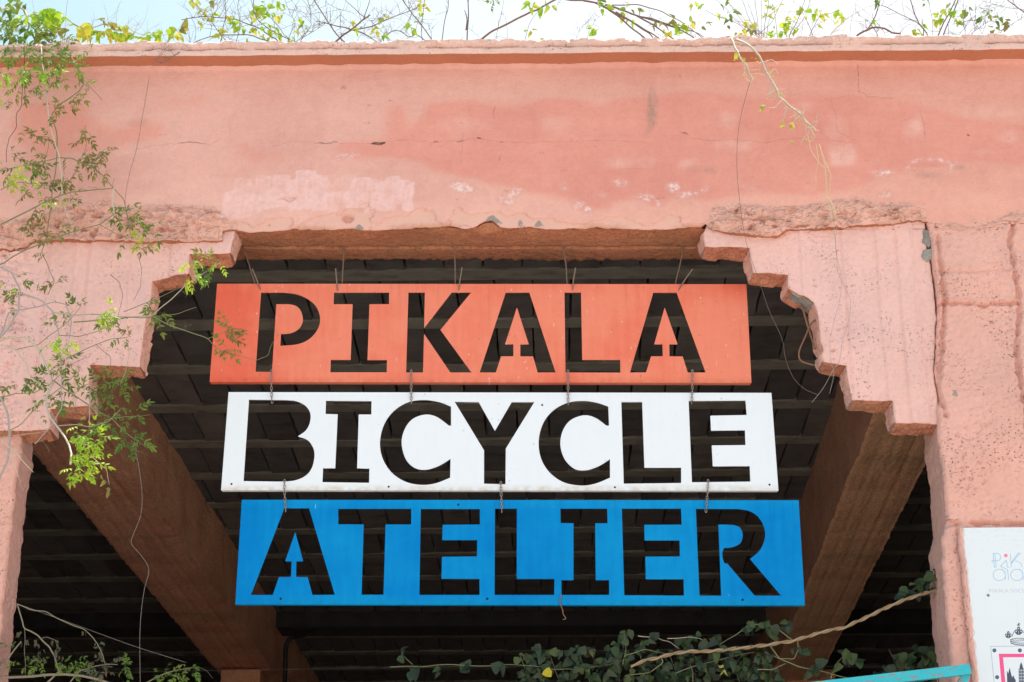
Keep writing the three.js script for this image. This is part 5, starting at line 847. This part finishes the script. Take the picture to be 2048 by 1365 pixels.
// --- shrubs on the roof behind the cornice
function shrub(label, seed, z, stems, tufts, twig, o = {}) {
  const p = new Plant('roof_shrub', label, 'shrub', seed, onRoof(stems[0][2][0][0], z), null), grown = [];
  for (const [r0, r1, list, mat] of stems) {
    const low = list[0][1] > 60, pts = low ? [onRoof(list[0][0] + (list[0][0] - list[1][0]) * 0.4, z), ...list] : list;
    grown.push(p.stem(pts, z, r0, r1, BARK[mat ?? 'brown'], 'branch'));
  }
  for (const [x, y, n, s, pal, kind, len] of tufts) p.tuft(x, y, z + 0.02, Math.ceil(n * 1.25), s * 1.25, len ?? 0.038, kind ?? 'broad', pal, 0.6, 0.08);
  twig.forEach(([i, n, len, r, up]) => p.twigs(grown[i], Math.ceil(n * 1.7), len * 1.15, r ?? 0.0012, BARK[o.twig ?? 'brown'], up ?? 0.5, 0.35, 1));
  return p;
}
shrub('yellow-leaved roof shrub just right of the broad-leaved climber', 21, -0.15, [
  [0.004, 0.0015, [[455, 90], [420, 40], [395, 15], [375, -10]]], [0.005, 0.002, [[560, 86], [515, 55], [470, 38], [410, 33], [362, 40]]], [0.004, 0.002, [[545, 86], [500, 70], [440, 70], [395, 82, -0.02], [350, 110, 0.14], [325, 127, 0.14], [305, 118, 0.14]]], [0.003, 0.0012, [[470, 90], [480, 50], [475, 20], [480, -20]]], [0.005, 0.002, [[585, 85], [540, 60], [515, 40], [505, 10], [512, -20]]], [0.004, 0.0015, [[440, 88], [445, 60], [452, 30], [450, -10]]], [0.004, 0.0015, [[590, 84], [570, 72], [545, 40], [525, 10]]], [0.003, 0.001, [[600, 84], [622, 50], [620, 20], [612, -10]]], [0.003, 0.001, [[590, 84], [615, 70], [640, 55], [652, 45]]], [0.003, 0.001, [[575, 84], [590, 45], [575, 15], [565, -10]]],
], [[382, 6, 3, 8, 'gold'], [402, 22, 4, 8, 'gold'], [425, 6, 3, 7, 'olive'], [430, 27, 3, 6, 'lime'], [402, 44, 3, 6, 'gold'], [425, 42, 3, 8, 'gold'], [452, 62, 4, 7, 'gold'], [468, 45, 5, 7, 'lime'], [455, 38, 3, 7, 'gold'], [482, 52, 3, 6, 'lime'], [440, 66, 2, 7, 'gold'], [505, 18, 5, 9, 'lime'], [500, 36, 3, 8, 'gold'], [526, 8, 4, 7, 'lime'], [516, 20, 3, 6, 'gold'], [536, 30, 4, 7, 'lime'], [540, 58, 5, 7, 'lime'], [528, 72, 4, 7, 'gold'], [510, 62, 3, 7, 'gold'], [556, 8, 4, 7, 'lime'], [560, 28, 3, 8, 'gold'], [528, 52, 3, 7, 'lime'], [558, 68, 2, 5, 'lime'], [588, 78, 2, 5, 'lime'], [602, 42, 2, 5, 'lime'], [612, 50, 2, 5, 'lime'], [598, 65, 2, 6, 'gold'], [498, 78, 2, 6, 'gold']], [[0, 8, 0.12], [1, 12, 0.12], [2, 8, 0.12], [3, 6, 0.1], [4, 8, 0.1], [7, 8, 0.1], [8, 8, 0.09], [9, 6, 0.1], [5, 6, 0.1]]);
shrub('roof shrub of bare brown forked branches with few leaves', 22, -0.25, [
  [0.009, 0.004, [[660, 95], [672, 83], [689, 68], [705, 58], [725, 40], [740, 30]]], [0.0045, 0.003, [[690, 86], [677, 73], [662, 53], [649, 33], [629, 2], [620, -20]]], [0.004, 0.002, [[705, 60], [690, 55], [659, 48], [632, 42]]], [0.004, 0.0014, [[705, 60], [742, 53], [779, 37], [819, 22], [840, 12]]], [0.004, 0.0015, [[705, 60], [725, 66], [742, 76], [765, 92]]], [0.003, 0.001, [[727, 38], [735, 15], [745, -20]]], [0.003, 0.001, [[730, 35], [710, 18], [690, 0], [680, -15]]], [0.0045, 0.003, [[872, 95], [865, 82], [845, 53], [825, 28], [805, 0], [795, -20]]], [0.005, 0.002, [[860, 92], [849, 80], [832, 68], [819, 75], [802, 62], [785, 61], [775, 70]]], [0.0035, 0.0015, [[845, 86], [843, 60], [846, 25], [852, -20]]], [0.003, 0.001, [[780, 92], [770, 70], [748, 48], [740, 40]]], [0.0025, 0.001, [[682, 66], [680, 40], [682, 20], [670, 15], [650, 3]]],
], [[755, 62, 3, 6, 'gold'], [762, 68, 2, 5, 'lime'], [820, 48, 4, 6, 'lime'], [828, 58, 3, 5, 'lime'], [843, 15, 3, 8, 'gold'], [850, 28, 2, 6, 'lime'], [838, 8, 2, 6, 'gold'], [718, 60, 2, 4, 'lime'], [704, 46, 1, 3, 'gold'], [768, 32, 2, 5, 'gold']], [[1, 8, 0.1], [3, 10, 0.1], [4, 6, 0.08], [7, 8, 0.1], [8, 6, 0.08], [0, 6, 0.1], [11, 4, 0.08], [10, 5, 0.08]]);
shrub('roof stems standing upright and nearly bare above the middle of the cornice', 23, -0.22, [
  [0.0035, 0.002, [[882, 95], [884, 82], [889, 43], [896, 18], [899, -20]]], [0.006, 0.003, [[934, 95], [934, 82], [937, 33], [937, -20]]], [0.004, 0.002, [[932, 60], [934, 40], [929, 20]]], [0.0022, 0.001, [[992, 95], [993, 70], [1002, 30], [1010, -20]], 'grey'], [0.002, 0.001, [[1014, 90], [1014, 55], [1010, 32]], 'grey'],
], [[985, 2, 3, 8, 'jas', 'pinnate', 0.05], [1050, 60, 1, 4, 'lime']], [[1, 3, 0.06], [3, 4, 0.06], [0, 2, 0.05]]);
shrub('roof shrub with long brown branches arching over to the cornice edge', 24, -0.12, [
  [0.007, 0.004, [[955, 92], [962, 80], [985, 62], [1024, 43], [1050, 30], [1074, 20], [1100, 5], [1117, -3], [1167, 1], [1204, 10], [1237, 33], [1264, 57], [1291, 77], [1320, 92]]], [0.006, 0.003, [[1190, 5], [1224, 23], [1264, 43], [1291, 60], [1320, 78], [1345, 92]]], [0.006, 0.003, [[1167, 1], [1224, 13], [1271, 30], [1324, 47], [1357, 58], [1387, 75], [1402, 90]]], [0.0035, 0.002, [[1224, 10], [1274, 9], [1324, 23], [1357, 40], [1404, 75], [1420, 90]]], [0.005, 0.003, [[1271, 30], [1307, 50], [1330, 66], [1362, 88]]], [0.002, 0.001, [[1048, 92], [1050, 80], [1060, 45], [1078, 20]], 'dark'], [0.0018, 0.0008, [[1148, 90], [1160, 60], [1187, 28]], 'grey'], [0.0018, 0.0008, [[1168, 90], [1180, 60], [1195, 35], [1212, 28]], 'grey'], [0.004, 0.002, [[1260, 27], [1300, 36], [1345, 52], [1395, 66], [1415, 80]]], [0.005, 0.003, [[1232, 24], [1270, 48], [1300, 68], [1312, 86]]],
], [[1058, 10, 3, 6, 'lime'], [1085, 20, 2, 5, 'lime'], [1072, 4, 2, 8, 'gold'], [1098, 4, 2, 8, 'gold'], [1200, 2, 4, 8, 'jas'], [1208, 12, 3, 6, 'lime'], [1258, 14, 3, 5, 'jas'], [1275, 18, 2, 5, 'olive'], [1262, 42, 2, 5, 'lime'], [1245, 28, 2, 5, 'gold'], [1348, 42, 3, 5, 'olive'], [1360, 52, 4, 6, 'lime'], [1350, 68, 4, 6, 'lime'], [1372, 50, 3, 5, 'gold'], [1320, 45, 3, 6, 'olive'], [1332, 62, 3, 6, 'gold'], [1312, 50, 2, 6, 'olive'], [1390, 15, 2, 6, 'gold'], [1404, 10, 2, 6, 'lime'], [1385, 45, 2, 5, 'gold'], [1410, 48, 2, 6, 'olive'], [1188, 52, 2, 4, 'lime'], [1192, 64, 1, 3, 'lime'], [1085, 78, 1, 3, 'lime'], [1062, 62, 1, 3, 'gold']], [[0, 5, 0.08], [6, 5, 0.05, 0.0008], [7, 5, 0.05, 0.0008], [2, 4, 0.06]]);
shrub('roof shrub fanning out in thin straw-brown twigs above the hanging dry twig', 25, -0.12, [
  ...[[1410, 20], [1420, -10], [1445, -10], [1462, 10], [1478, -20], [1494, 0], [1508, -20], [1523, 0], [1540, -20], [1555, 10], [1570, -10], [1452, 40]].map(([x, y], i) => [0.0028, 0.0011, [[1515 + (i % 4) * 6, 88], [1513 + (i % 5) * 5, 74], [lerp(1515, x, 0.45) + 4, 45], [x, y]], i % 2 ? 'tan' : 'brown']), ...[[1548, 10, 1556], [1610, 0, 1575], [1625, -10, 1580], [1650, 30, 1615], [1722, 20, 1650], [1600, 10, 1630]].map(([x, y, b], i) => [0.004, 0.0014, [[b, 90], [b + (x - b) * 0.2, 65], [lerp(b, x, 0.65), 35], [x, y]], i % 2 ? 'brown' : 'tan']),
], [[1448, 8, 3, 7, 'jas'], [1462, 25, 3, 6, 'jas'], [1458, 36, 2, 5, 'jas'], [1450, 48, 2, 5, 'olive'], [1430, 32, 2, 6, 'gold'], [1500, 50, 5, 9, 'gold'], [1488, 55, 3, 8, 'gold'], [1510, 60, 3, 8, 'olive'], [1470, 70, 3, 6, 'gold'], [1552, 15, 4, 8, 'gold'], [1560, 60, 6, 10, 'lime'], [1545, 68, 6, 10, 'lime'], [1575, 52, 4, 8, 'lime'], [1580, 40, 3, 8, 'gold'], [1600, 22, 3, 8, 'gold'], [1625, 25, 3, 7, 'lime'], [1645, 22, 3, 7, 'gold'], [1642, 45, 3, 6, 'gold'], [1680, 25, 3, 6, 'lime'], [1682, 38, 3, 5, 'gold'], [1672, 32, 2, 5, 'lime'], [1590, 65, 2, 6, 'lime'], [1537, 30, 3, 8, 'gold'], [1530, 5, 3, 8, 'gold']], [[1, 5, 0.08, 0.0008], [5, 5, 0.08, 0.0008], [9, 6, 0.08, 0.0008], [13, 6, 0.09], [15, 5, 0.09], [16, 5, 0.09], [14, 5, 0.08]], { twig: 'tan' });
shrub('roof shrub with a low bowed grey-brown branch and slim shoots', 26, -0.2, [
  [0.008, 0.005, [[1708, 92], [1716, 70], [1730, 62], [1746, 55], [1770, 57], [1786, 66], [1802, 67]]], [0.004, 0.002, [[1735, 60], [1742, 50], [1752, 30], [1764, -15]]], [0.003, 0.001, [[1762, 90], [1756, 68], [1736, 40], [1716, 30]]], [0.002, 0.001, [[1770, 68], [1760, 50], [1740, 30], [1712, 8]], 'grey'], [0.0035, 0.002, [[1850, 90], [1846, 53], [1830, 42], [1796, 26], [1762, 10]]], [0.005, 0.003, [[1862, 95], [1855, 68], [1840, 50], [1829, 27], [1818, -10]]], [0.002, 0.001, [[1696, 90], [1702, 50], [1708, 20]], 'grey'], [0.002, 0.0008, [[1800, 66], [1808, 58], [1815, 54]], 'grey'],
], [[1750, 2, 2, 5, 'jas'], [1745, 40, 2, 5, 'lime'], [1840, 62, 4, 6, 'gold'], [1832, 62, 2, 5, 'gold'], [1848, 50, 2, 4, 'lime']], [[0, 5, 0.06], [4, 6, 0.07], [5, 4, 0.06], [2, 5, 0.07], [1, 3, 0.06]]);
shrub('roof shrub with slanting reddish stems nearest the end of the cornice', 27, -0.2, [
  [0.006, 0.003, [[1872, 95], [1878, 68], [1888, 45], [1898, 28], [1916, -10]]], [0.005, 0.003, [[1884, 95], [1888, 68], [1902, 35], [1920, -10]]], [0.002, 0.001, [[1866, 90], [1866, 50], [1860, 15], [1855, -10]]], [0.002, 0.001, [[1898, 90], [1898, 65], [1897, 50]], 'dark'], [0.003, 0.001, [[1912, 92], [1920, 68], [1938, 45], [1952, 30]]], [0.003, 0.001, [[1930, 92], [1945, 66], [1972, 46], [2005, 35]]], [0.003, 0.001, [[1990, 90], [2005, 60], [2025, 48], [2050, 32]]], [0.004, 0.002, [[2060, 30], [2040, 18], [2016, 0], [2000, -20]]], [0.002, 0.001, [[2060, 20], [2020, 16], [1990, 8], [1960, 0]], 'grey'], [0.0025, 0.001, [[1936, 92], [1930, 60], [1925, 30], [1935, 10]]], [0.002, 0.001, [[1960, 90], [1968, 60], [1980, 30], [1976, 10]], 'grey'],
], [[1878, 32, 3, 6, 'lime'], [1880, 42, 4, 6, 'lime'], [1888, 20, 3, 5, 'gold'], [1868, 40, 2, 5, 'gold'], [1908, 18, 3, 6, 'lime'], [1920, 24, 4, 6, 'lime'], [1934, 24, 3, 6, 'jas'], [1915, 42, 2, 4, 'lime'], [1962, 36, 3, 5, 'jas'], [1975, 22, 3, 6, 'lime'], [1984, 26, 2, 5, 'jas'], [1995, 38, 3, 5, 'jas'], [1850, 2, 3, 6, 'jas'], [1990, 55, 2, 5, 'olive'], [2020, 45, 2, 5, 'olive']], [[0, 4, 0.06], [4, 6, 0.08], [5, 6, 0.08], [6, 6, 0.08], [7, 8, 0.1, 0.001], [8, 6, 0.1, 0.001], [9, 6, 0.08], [10, 5, 0.07]]);
// --- dry twig hanging over the cornice
{
  const p = new Plant('dry_branch', 'bleached dry twig hanging over the cornice with pale root-like threads', 'branch', 31, onRoof(1462, -0.1));
  const a = p.stem([onRoof(1462, -0.1), [1462, 74, -0.02], [1475, 80, 0.15], [1500, 92, 0.22], [1519, 112, 0.24], [1532, 142, 0.26], [1546, 165, 0.28], [1560, 195, 0.3], [1580, 213, 0.32], [1603, 230, 0.34], [1620, 250, 0.36], [1633, 262, 0.36]], 0.3, 0.0085, 0.0042, BARK.pale, 'branch');
  const b = p.stem([[1462, 76, 0.15], [1470, 95, 0.2], [1480, 115, 0.24], [1494, 132, 0.26], [1506, 160, 0.28], [1500, 168, 0.28]], 0.2, 0.0065, 0.003, BARK.pale, 'branch');
  for (const l of [[[1525, 125], [1545, 120], [1556, 128]], [[1538, 150], [1550, 138], [1557, 148]], [[1600, 232], [1590, 240], [1580, 260]], [[1575, 212], [1568, 235], [1566, 250]], [[1612, 245], [1612, 270], [1600, 290]], [[1620, 255], [1630, 275], [1618, 285]], [[1545, 165], [1538, 190], [1548, 180]], [[1490, 128], [1488, 150], [1494, 150]], [[1565, 200], [1550, 215], [1538, 216]]]) p.stem(l, 0.33, 0.0026, 0.0012, BARK.pale, 'twig');
  for (const l of [[[1615, 268], [1622, 300], [1638, 325], [1648, 335]], [[1633, 290], [1637, 320], [1632, 350], [1632, 378]], [[1640, 290], [1650, 330], [1655, 380], [1660, 420], [1668, 455]], [[1638, 288], [1646, 310], [1656, 335], [1662, 350], [1660, 400], [1663, 440]], [[1655, 395], [1666, 410], [1672, 430], [1676, 448]], [[1650, 330], [1654, 400], [1664, 410], [1674, 446]]]) p.stem(l, 0.36, 0.0019, 0.0012, BARK.straw, 'thread');
  p.twigs(a, 22, 0.055, 0.0015, BARK.pale, 0.1, 0.4, 1); p.twigs(b, 9, 0.045, 0.0011, BARK.straw, 0.1, 0.4, 1); p.twigs(a, 10, 0.05, 0.0011, BARK.straw, -0.3, 0.75, 1);
  for (const [x, y, n] of [[1540, 145, 3], [1555, 190, 3], [1600, 245, 4], [1618, 275, 4], [1590, 285, 2], [1566, 235, 3], [1510, 120, 3], [1490, 140, 2]]) p.tuft(x, y, 0.32, n, 9, 0.02, 'curl', 'gold', 0.6, 0.03);
  p.tuft(1476, 105, 0.26, 2, 4, 0.045, 'broad', 'gold', 1, 0.02); p.tuft(1486, 114, 0.26, 1, 3, 0.035, 'broad', 'gold', 1, 0.02); p.tuft(1526, 208, 0.34, 2, 5, 0.045, 'broad', 'gold', 1, 0.02); p.tuft(1578, 248, 0.36, 2, 4, 0.04, 'broad', 'gold', 1, 0.02); p.tuft(1566, 256, 0.36, 1, 3, 0.05, 'broad', 'gold', 1, 0.02);
}
// loose dry tendrils that hang against the wall
for (const [list, r, mat, label] of [
  [[[1500, 165, 0.12], [1490, 200, 0.06], [1478, 255, 0.04], [1474, 330, 0.03], [1482, 420, 0.03], [1494, 490, 0.03], [1518, 560, 0.02], [1538, 620, 0], [1565, 680, 0], [1572, 720, 0], [1590, 760, 0], [1612, 780, 0], [1637, 790, 0]], 0.0012, 'brown', 'long thin dry tendril drooping from the twig past the broken corbel'],
  [[[1668, 455, 0.1], [1674, 510, 0.05], [1676, 545, 0.04], [1690, 575], [1701, 600], [1698, 640], [1686, 680], [1678, 725], [1667, 740], [1648, 775], [1624, 806]], 0.0012, 'grey', 'thin dry tendril trailing over the face of the corbel with the bite'],
  [[[1674, 450, 0.1], [1672, 500, 0.04], [1684, 560], [1680, 600], [1668, 645], [1660, 690], [1664, 730], [1668, 745], [1660, 788]], 0.0010, 'grey', 'fainter dry tendril crossing the longer one on the corbel with the bite'],
  [[[298, 155, 0.03], [285, 230, 0.03], [272, 300, 0.02], [258, 350, 0.02], [250, 400, 0.03], [254, 440, 0.04]], 0.0009, 'dark', 'thin dark tendril hanging straight down the pink wall beside the jasmine'],
  [[[262, 880, 0.1], [270, 900, 0.05], [283, 980, 0], [281, 1030, 0], [266, 1070, 0], [261, 1086, 0], [280, 1110, 0], [297, 1138, 0], [288, 1180, 0], [280, 1250, 0], [280, 1390, 0]], 0.0008, 'grey', 'pale thread hanging in front of the brown beam'],
]) tag(mesh('dry_tendril', tube(path(list, 0.02), r, r * 0.8, 4, 60), BARK[mat]), label, 'tendril');
// --- creeper low down on the pillar side
{
  const p = new Plant('jasmine_vine', 'small half-withered jasmine at the bottom edge before the dark inside', 'vine', 14, W(-40, 1420, -0.1));
  p.stem([new THREE.Vector3(-2.5, 0.02, -0.06), new THREE.Vector3(-2.45, 1.8, -0.05), [-40, 1420], [-10, 1358], [40, 1354], [90, 1351], [140, 1350], [180, 1355], [230, 1372]], -0.1, 0.007, 0.006, BARK.shadedTan); p.stem([[118, 1352], [115, 1335], [108, 1312], [98, 1295], [75, 1272], [48, 1257], [40, 1230], [34, 1209]], -0.12, 0.004, 0.003, BARK.shadedTan);
  p.stem([[34, 1209], [60, 1220], [90, 1224], [130, 1245], [168, 1260], [185, 1276], [195, 1290], [205, 1312], [210, 1330]], -0.12, 0.0026, 0.0018, BARK.shadedTan); p.stem([[0, 1345], [20, 1312], [42, 1284]], -0.1, 0.004, 0.003, BARK.shadedTan); p.stem([[48, 1257], [48, 1300], [50, 1350]], -0.12, 0.0018, 0.0014, BARK.brown); p.stem([[80, 1278], [92, 1275], [110, 1282], [118, 1300]], -0.12, 0.0018, 0.001, BARK.brown);
  p.stem([[90, 1370], [115, 1346], [125, 1330]], -0.1, 0.005, 0.003, BARK.shadedTan); p.stem([[140, 1365], [160, 1342], [185, 1335], [210, 1330], [235, 1330]], -0.1, 0.003, 0.0016, BARK.shadedTan); p.stem([[290, 1368], [320, 1352], [350, 1342], [385, 1336]], -0.1, 0.003, 0.0014, BARK.green); p.stem([[395, 1335], [412, 1342], [425, 1358]], -0.1, 0.0014, 0.001, BARK.dark);
  for (const [x, y, n, s, pal] of [[12, 1330, 3, 8, 'jas'], [25, 1325, 3, 8, 'jas'], [45, 1330, 3, 9, 'jas'], [60, 1328, 4, 8, 'jas'], [75, 1335, 3, 8, 'jas'], [85, 1325, 3, 8, 'jas'], [115, 1328, 3, 8, 'jas'], [132, 1332, 4, 8, 'jas'], [150, 1325, 3, 7, 'jas'], [170, 1320, 3, 6, 'jas'], [140, 1340, 3, 7, 'jas'], [245, 1320, 3, 7, 'jas'], [252, 1332, 4, 7, 'jas'], [258, 1342, 2, 6, 'jas'], [310, 1355, 3, 7, 'jas'], [322, 1350, 3, 8, 'jas'], [345, 1342, 4, 8, 'jas'], [370, 1335, 4, 8, 'jas'], [390, 1334, 4, 8, 'jas'], [385, 1345, 3, 7, 'jas'], [360, 1352, 3, 7, 'jas'], [190, 1330, 4, 9, 'dry'], [205, 1340, 5, 10, 'dry'], [218, 1325, 4, 8, 'dry'], [195, 1350, 4, 9, 'dry'], [12, 1292, 2, 6, 'jas'], [20, 1300, 2, 6, 'jas']]) p.tuft(x, y, -0.1, n, s, 0.05, 'pinnate', pal, 0.25, 0.03);
  for (const [x, y, n] of [[38, 1268, 3], [48, 1285, 4], [75, 1285, 4], [80, 1300, 4], [72, 1315, 4], [85, 1322, 3], [108, 1285, 3], [116, 1298, 4], [118, 1312, 3], [168, 1266, 2], [195, 1290, 4], [200, 1300, 3], [50, 1315, 2]]) p.tuft(x, y, -0.12, n, 6, 0.034, 'curl', 'dry', 1.1, 0.02);
}
tag(mesh('thin_wire', tube(path([[25, 1205], [160, 1254], [270, 1294], [372, 1326]], -0.16), 0.0006, 0.0006, 4, 20), BARK.grey), 'thin straight wire slanting across the lower dark inside', 'wire');
tag(mesh('thin_wire', tube(path([[0, 1352, -0.1], [380, 1343, -0.3], [640, 1339], [900, 1335], [1200, 1332], [1600, 1334], [1905, 1336, -0.1]], -0.3), 0.0005, 0.0005, 4, 20), BARK.dark), 'thin level wire that the dark vine leaves follow near the bottom edge', 'wire');
// --- twisted climber and the dark leaves at the bottom
{
  const p = new Plant('twisted_climber', 'twisted rope-like climber with dark heart-shaped leaves below the blue sign', 'climber', 15, W(1890, 1182, -0.12));
  const line = [[1896, 1180, -0.1], [1870, 1183], [1840, 1190], [1800, 1205], [1760, 1222], [1720, 1242], [1690, 1255], [1640, 1266], [1600, 1279], [1540, 1290], [1480, 1297], [1420, 1303], [1360, 1306], [1320, 1315], [1285, 1324], [1262, 1334]].map(([x, y, z]) => W(x, y, z ?? -0.16)), c = new THREE.CatmullRomCurve3(line, false, 'centripetal');
  for (const s of [0, Math.PI]) { const pts = []; for (let i = 0; i <= 200; i++) { const t = i / 200, q = c.getPointAt(t), a = t * 78 + s; q.y += 0.0040 * Math.cos(a) + 0.004 * noise(t * 30, 2, 960); q.z += 0.0040 * Math.sin(a); pts.push(q.sub(p.base)); } mesh('twisted_stem', tube(pts, 0.0056, 0.0046, 6, 400), std(s ? [0.27, 0.165, 0.085] : [0.33, 0.225, 0.135], { roughness: 0.9 }), p.t); }
  const G = (l, r = 0.0028, m = BARK.green) => p.stem(l, -0.2, r, r * 0.5, m);
  G([[1588, 1283], [1560, 1262], [1530, 1248], [1500, 1250], [1470, 1272], [1440, 1290]]); G([[1595, 1276], [1597, 1300], [1588, 1318], [1560, 1318], [1530, 1305]], 0.003); G([[1540, 1292], [1560, 1318], [1600, 1335], [1650, 1345], [1700, 1358]], 0.0032); G([[1320, 1312], [1326, 1325], [1300, 1345], [1250, 1352]], 0.003); G([[1250, 1312], [1290, 1300], [1330, 1308]], 0.0026);
  G([[780, 1335], [850, 1334], [900, 1330], [960, 1333], [1020, 1330], [1060, 1332], [1110, 1340], [1160, 1340], [1220, 1330], [1260, 1318]], 0.002); G([[825, 1330], [812, 1318], [803, 1308], [808, 1294]], 0.0014); G([[1276, 1273], [1310, 1275], [1340, 1285], [1358, 1298]], 0.0022, BARK.tan); G([[1335, 1278], [1380, 1275], [1400, 1278], [1418, 1290]], 0.0022, BARK.tan); G([[1350, 1348], [1400, 1330], [1450, 1318], [1510, 1305]], 0.002); G([[1515, 1340], [1545, 1340], [1572, 1328]], 0.0018, BARK.tan); G([[1662, 1358], [1672, 1330], [1688, 1312]], 0.0016, BARK.tan); G([[1386, 1365], [1386, 1345], [1380, 1330]], 0.002); G([[1245, 1330], [1252, 1300], [1248, 1268]], 0.0018);
  G([[1870, 1180], [1858, 1160], [1866, 1135], [1878, 1125]], 0.0016); G([[1868, 1182], [1845, 1172], [1835, 1165]], 0.0014);
  for (const [x, y, n, s] of [[1040, 1312, 1, 4], [1060, 1315, 2, 9], [1075, 1292, 1, 5], [1072, 1302, 2, 7], [1055, 1348, 3, 9], [1078, 1345, 2, 8], [1085, 1318, 2, 8], [1092, 1330, 1, 6], [1100, 1315, 2, 8], [1125, 1303, 3, 10], [1145, 1300, 3, 10], [1160, 1296, 3, 9], [1150, 1318, 3, 9], [1135, 1335, 3, 10], [1165, 1335, 3, 9], [1190, 1300, 2, 8], [1200, 1322, 3, 9], [1185, 1350, 4, 10], [1215, 1345, 3, 10], [1230, 1300, 2, 8], [1240, 1265, 2, 6], [1252, 1275, 3, 7], [1262, 1262, 2, 5], [1240, 1285, 2, 7], [1232, 1325, 3, 9], [1262, 1318, 3, 9], [1255, 1345, 3, 10], [1280, 1292, 3, 9], [1290, 1318, 3, 9], [1285, 1350, 4, 10], [1300, 1280, 3, 8], [1318, 1300, 2, 8], [1322, 1335, 3, 9], [1345, 1352, 4, 10], [1365, 1278, 3, 8], [1375, 1290, 3, 8], [1362, 1322, 2, 8], [1385, 1270, 2, 7], [1395, 1318, 3, 9], [1410, 1335, 3, 9], [1405, 1352, 3, 9], [1400, 1285, 2, 8], [1440, 1280, 3, 8], [1455, 1290, 3, 8], [1430, 1310, 2, 8], [1455, 1302, 2, 9], [1475, 1297, 3, 9], [1470, 1320, 1, 6], [1490, 1342, 4, 9], [1510, 1350, 3, 9], [1482, 1265, 2, 6], [1495, 1245, 3, 8], [1505, 1252, 2, 7], [1515, 1300, 3, 8], [1530, 1298, 3, 8], [1520, 1318, 3, 8], [1535, 1305, 2, 7], [1525, 1248, 2, 6], [1542, 1250, 2, 6], [1548, 1262, 1, 4], [1570, 1245, 2, 6], [1575, 1258, 2, 6], [1590, 1300, 2, 7], [1600, 1305, 1, 5], [1550, 1272, 1, 5]]) p.tuft(x, y, -0.22, Math.ceil(n * 1.2), s * 1.2, 0.040, 'ivy', 'ivy', 0.7, 0.06);
  for (const [x, y, n, s] of [[808, 1294, 2, 4], [798, 1312, 1, 4], [825, 1338, 3, 8], [880, 1340, 2, 6], [930, 1325, 1, 4], [928, 1337, 2, 7], [942, 1328, 1, 4], [990, 1325, 3, 10], [1000, 1332, 1, 5], [1625, 1335, 3, 8], [1620, 1350, 3, 7], [1690, 1312, 2, 7], [1702, 1308, 3, 8], [1712, 1318, 2, 7], [1685, 1322, 2, 6], [1808, 1190, 2, 5], [1820, 1178, 3, 7], [1832, 1188, 2, 6], [1846, 1178, 3, 7], [1838, 1162, 2, 5], [1850, 1158, 2, 5], [1862, 1140, 2, 5], [1848, 1150, 1, 4], [1860, 1170, 2, 6]]) p.tuft(x, y, -0.18, n, s, 0.05, 'ivy', 'ivy', 0.6, 0.03);
  p.tuft(1104, 1344, -0.12, 1, 0, 0.065, 'ivy', 'bright', 0.5, 0); p.tuft(1450, 1340, -0.17, 4, 8, 0.034, 'curl', 'gold', 1, 0.02); p.tuft(1425, 1278, -0.17, 2, 5, 0.03, 'curl', 'dry', 0.5, 0.02); p.tuft(1112, 1305, -0.18, 5, 9, 0.034, 'curl', 'dry', 0.8, 0.02); p.tuft(1183, 1300, -0.18, 4, 8, 0.034, 'curl', 'dry', 0.2, 0.02);
}
{
  const p = new Plant('dark_creeper', 'dense low dark foliage under the twisted climber along the bottom edge', 'creeper', 17, W(1300, 1450, -0.34));
  for (const x of [1060, 1120, 1180, 1240, 1300, 1360, 1420, 1480, 1540]) p.stem([new THREE.Vector3(W(x, 1450, -0.34).x * 0.6 + 0.25, 0.05, -0.36), new THREE.Vector3(W(x, 1450, -0.34).x * 0.8 + 0.1, 1.9, -0.35), [x + 30, 1450], [x + 10, 1390], [x - 8, 1345], [x - 20, 1312]], -0.34, 0.003, 0.0014, BARK.green);
  for (let i = 0; i < 145; i++) { const x = 1035 + 530 * p.r(), top = 1300 + 26 * Math.abs(noise(x * 0.012, 3, 970)) + (x < 1120 ? (1120 - x) * 0.3 : 0) + (x > 1480 ? (x - 1480) * 0.25 : 0), y = lerp(top, 1375, p.r()); p.tuft(x, y, -0.3, 2, 9, 0.036, 'ivy', 'ivy', 0.7, 0.06); }
}
{
  const p = new Plant('dark_creeper', 'shaded leafy creeper behind the turquoise bar and beside the rough pillar', 'creeper', 16, W(1830, 1450, -0.3));
  const G = (l, r = 0.003) => p.stem(l, -0.3, r, r * 0.5, BARK.dark); G([new THREE.Vector3(1.8, 0.05, -0.4), new THREE.Vector3(1.85, 1.8, -0.35), [1830, 1450], [1860, 1340], [1875, 1310], [1888, 1285], [1900, 1250]]); G([[1810, 1420], [1795, 1340], [1788, 1320], [1778, 1300]]); G([[1800, 1360], [1812, 1330], [1820, 1315]]);
  for (const [x, y, n, s] of [[1782, 1335, 3, 9], [1800, 1322, 3, 8], [1815, 1325, 4, 9], [1830, 1312, 3, 8], [1845, 1300, 3, 9], [1860, 1310, 4, 10], [1875, 1300, 4, 9], [1890, 1292, 3, 8], [1868, 1328, 4, 10], [1885, 1318, 4, 9], [1895, 1332, 4, 10], [1878, 1345, 4, 10], [1850, 1330, 3, 8], [1835, 1345, 3, 10], [1765, 1352, 3, 10], [1795, 1352, 3, 9]]) p.tuft(x, y, -0.3, n, s, 0.058, 'ivy', 'ivy', 0.7, 0.05);
}
renderer.render(scene, camera);
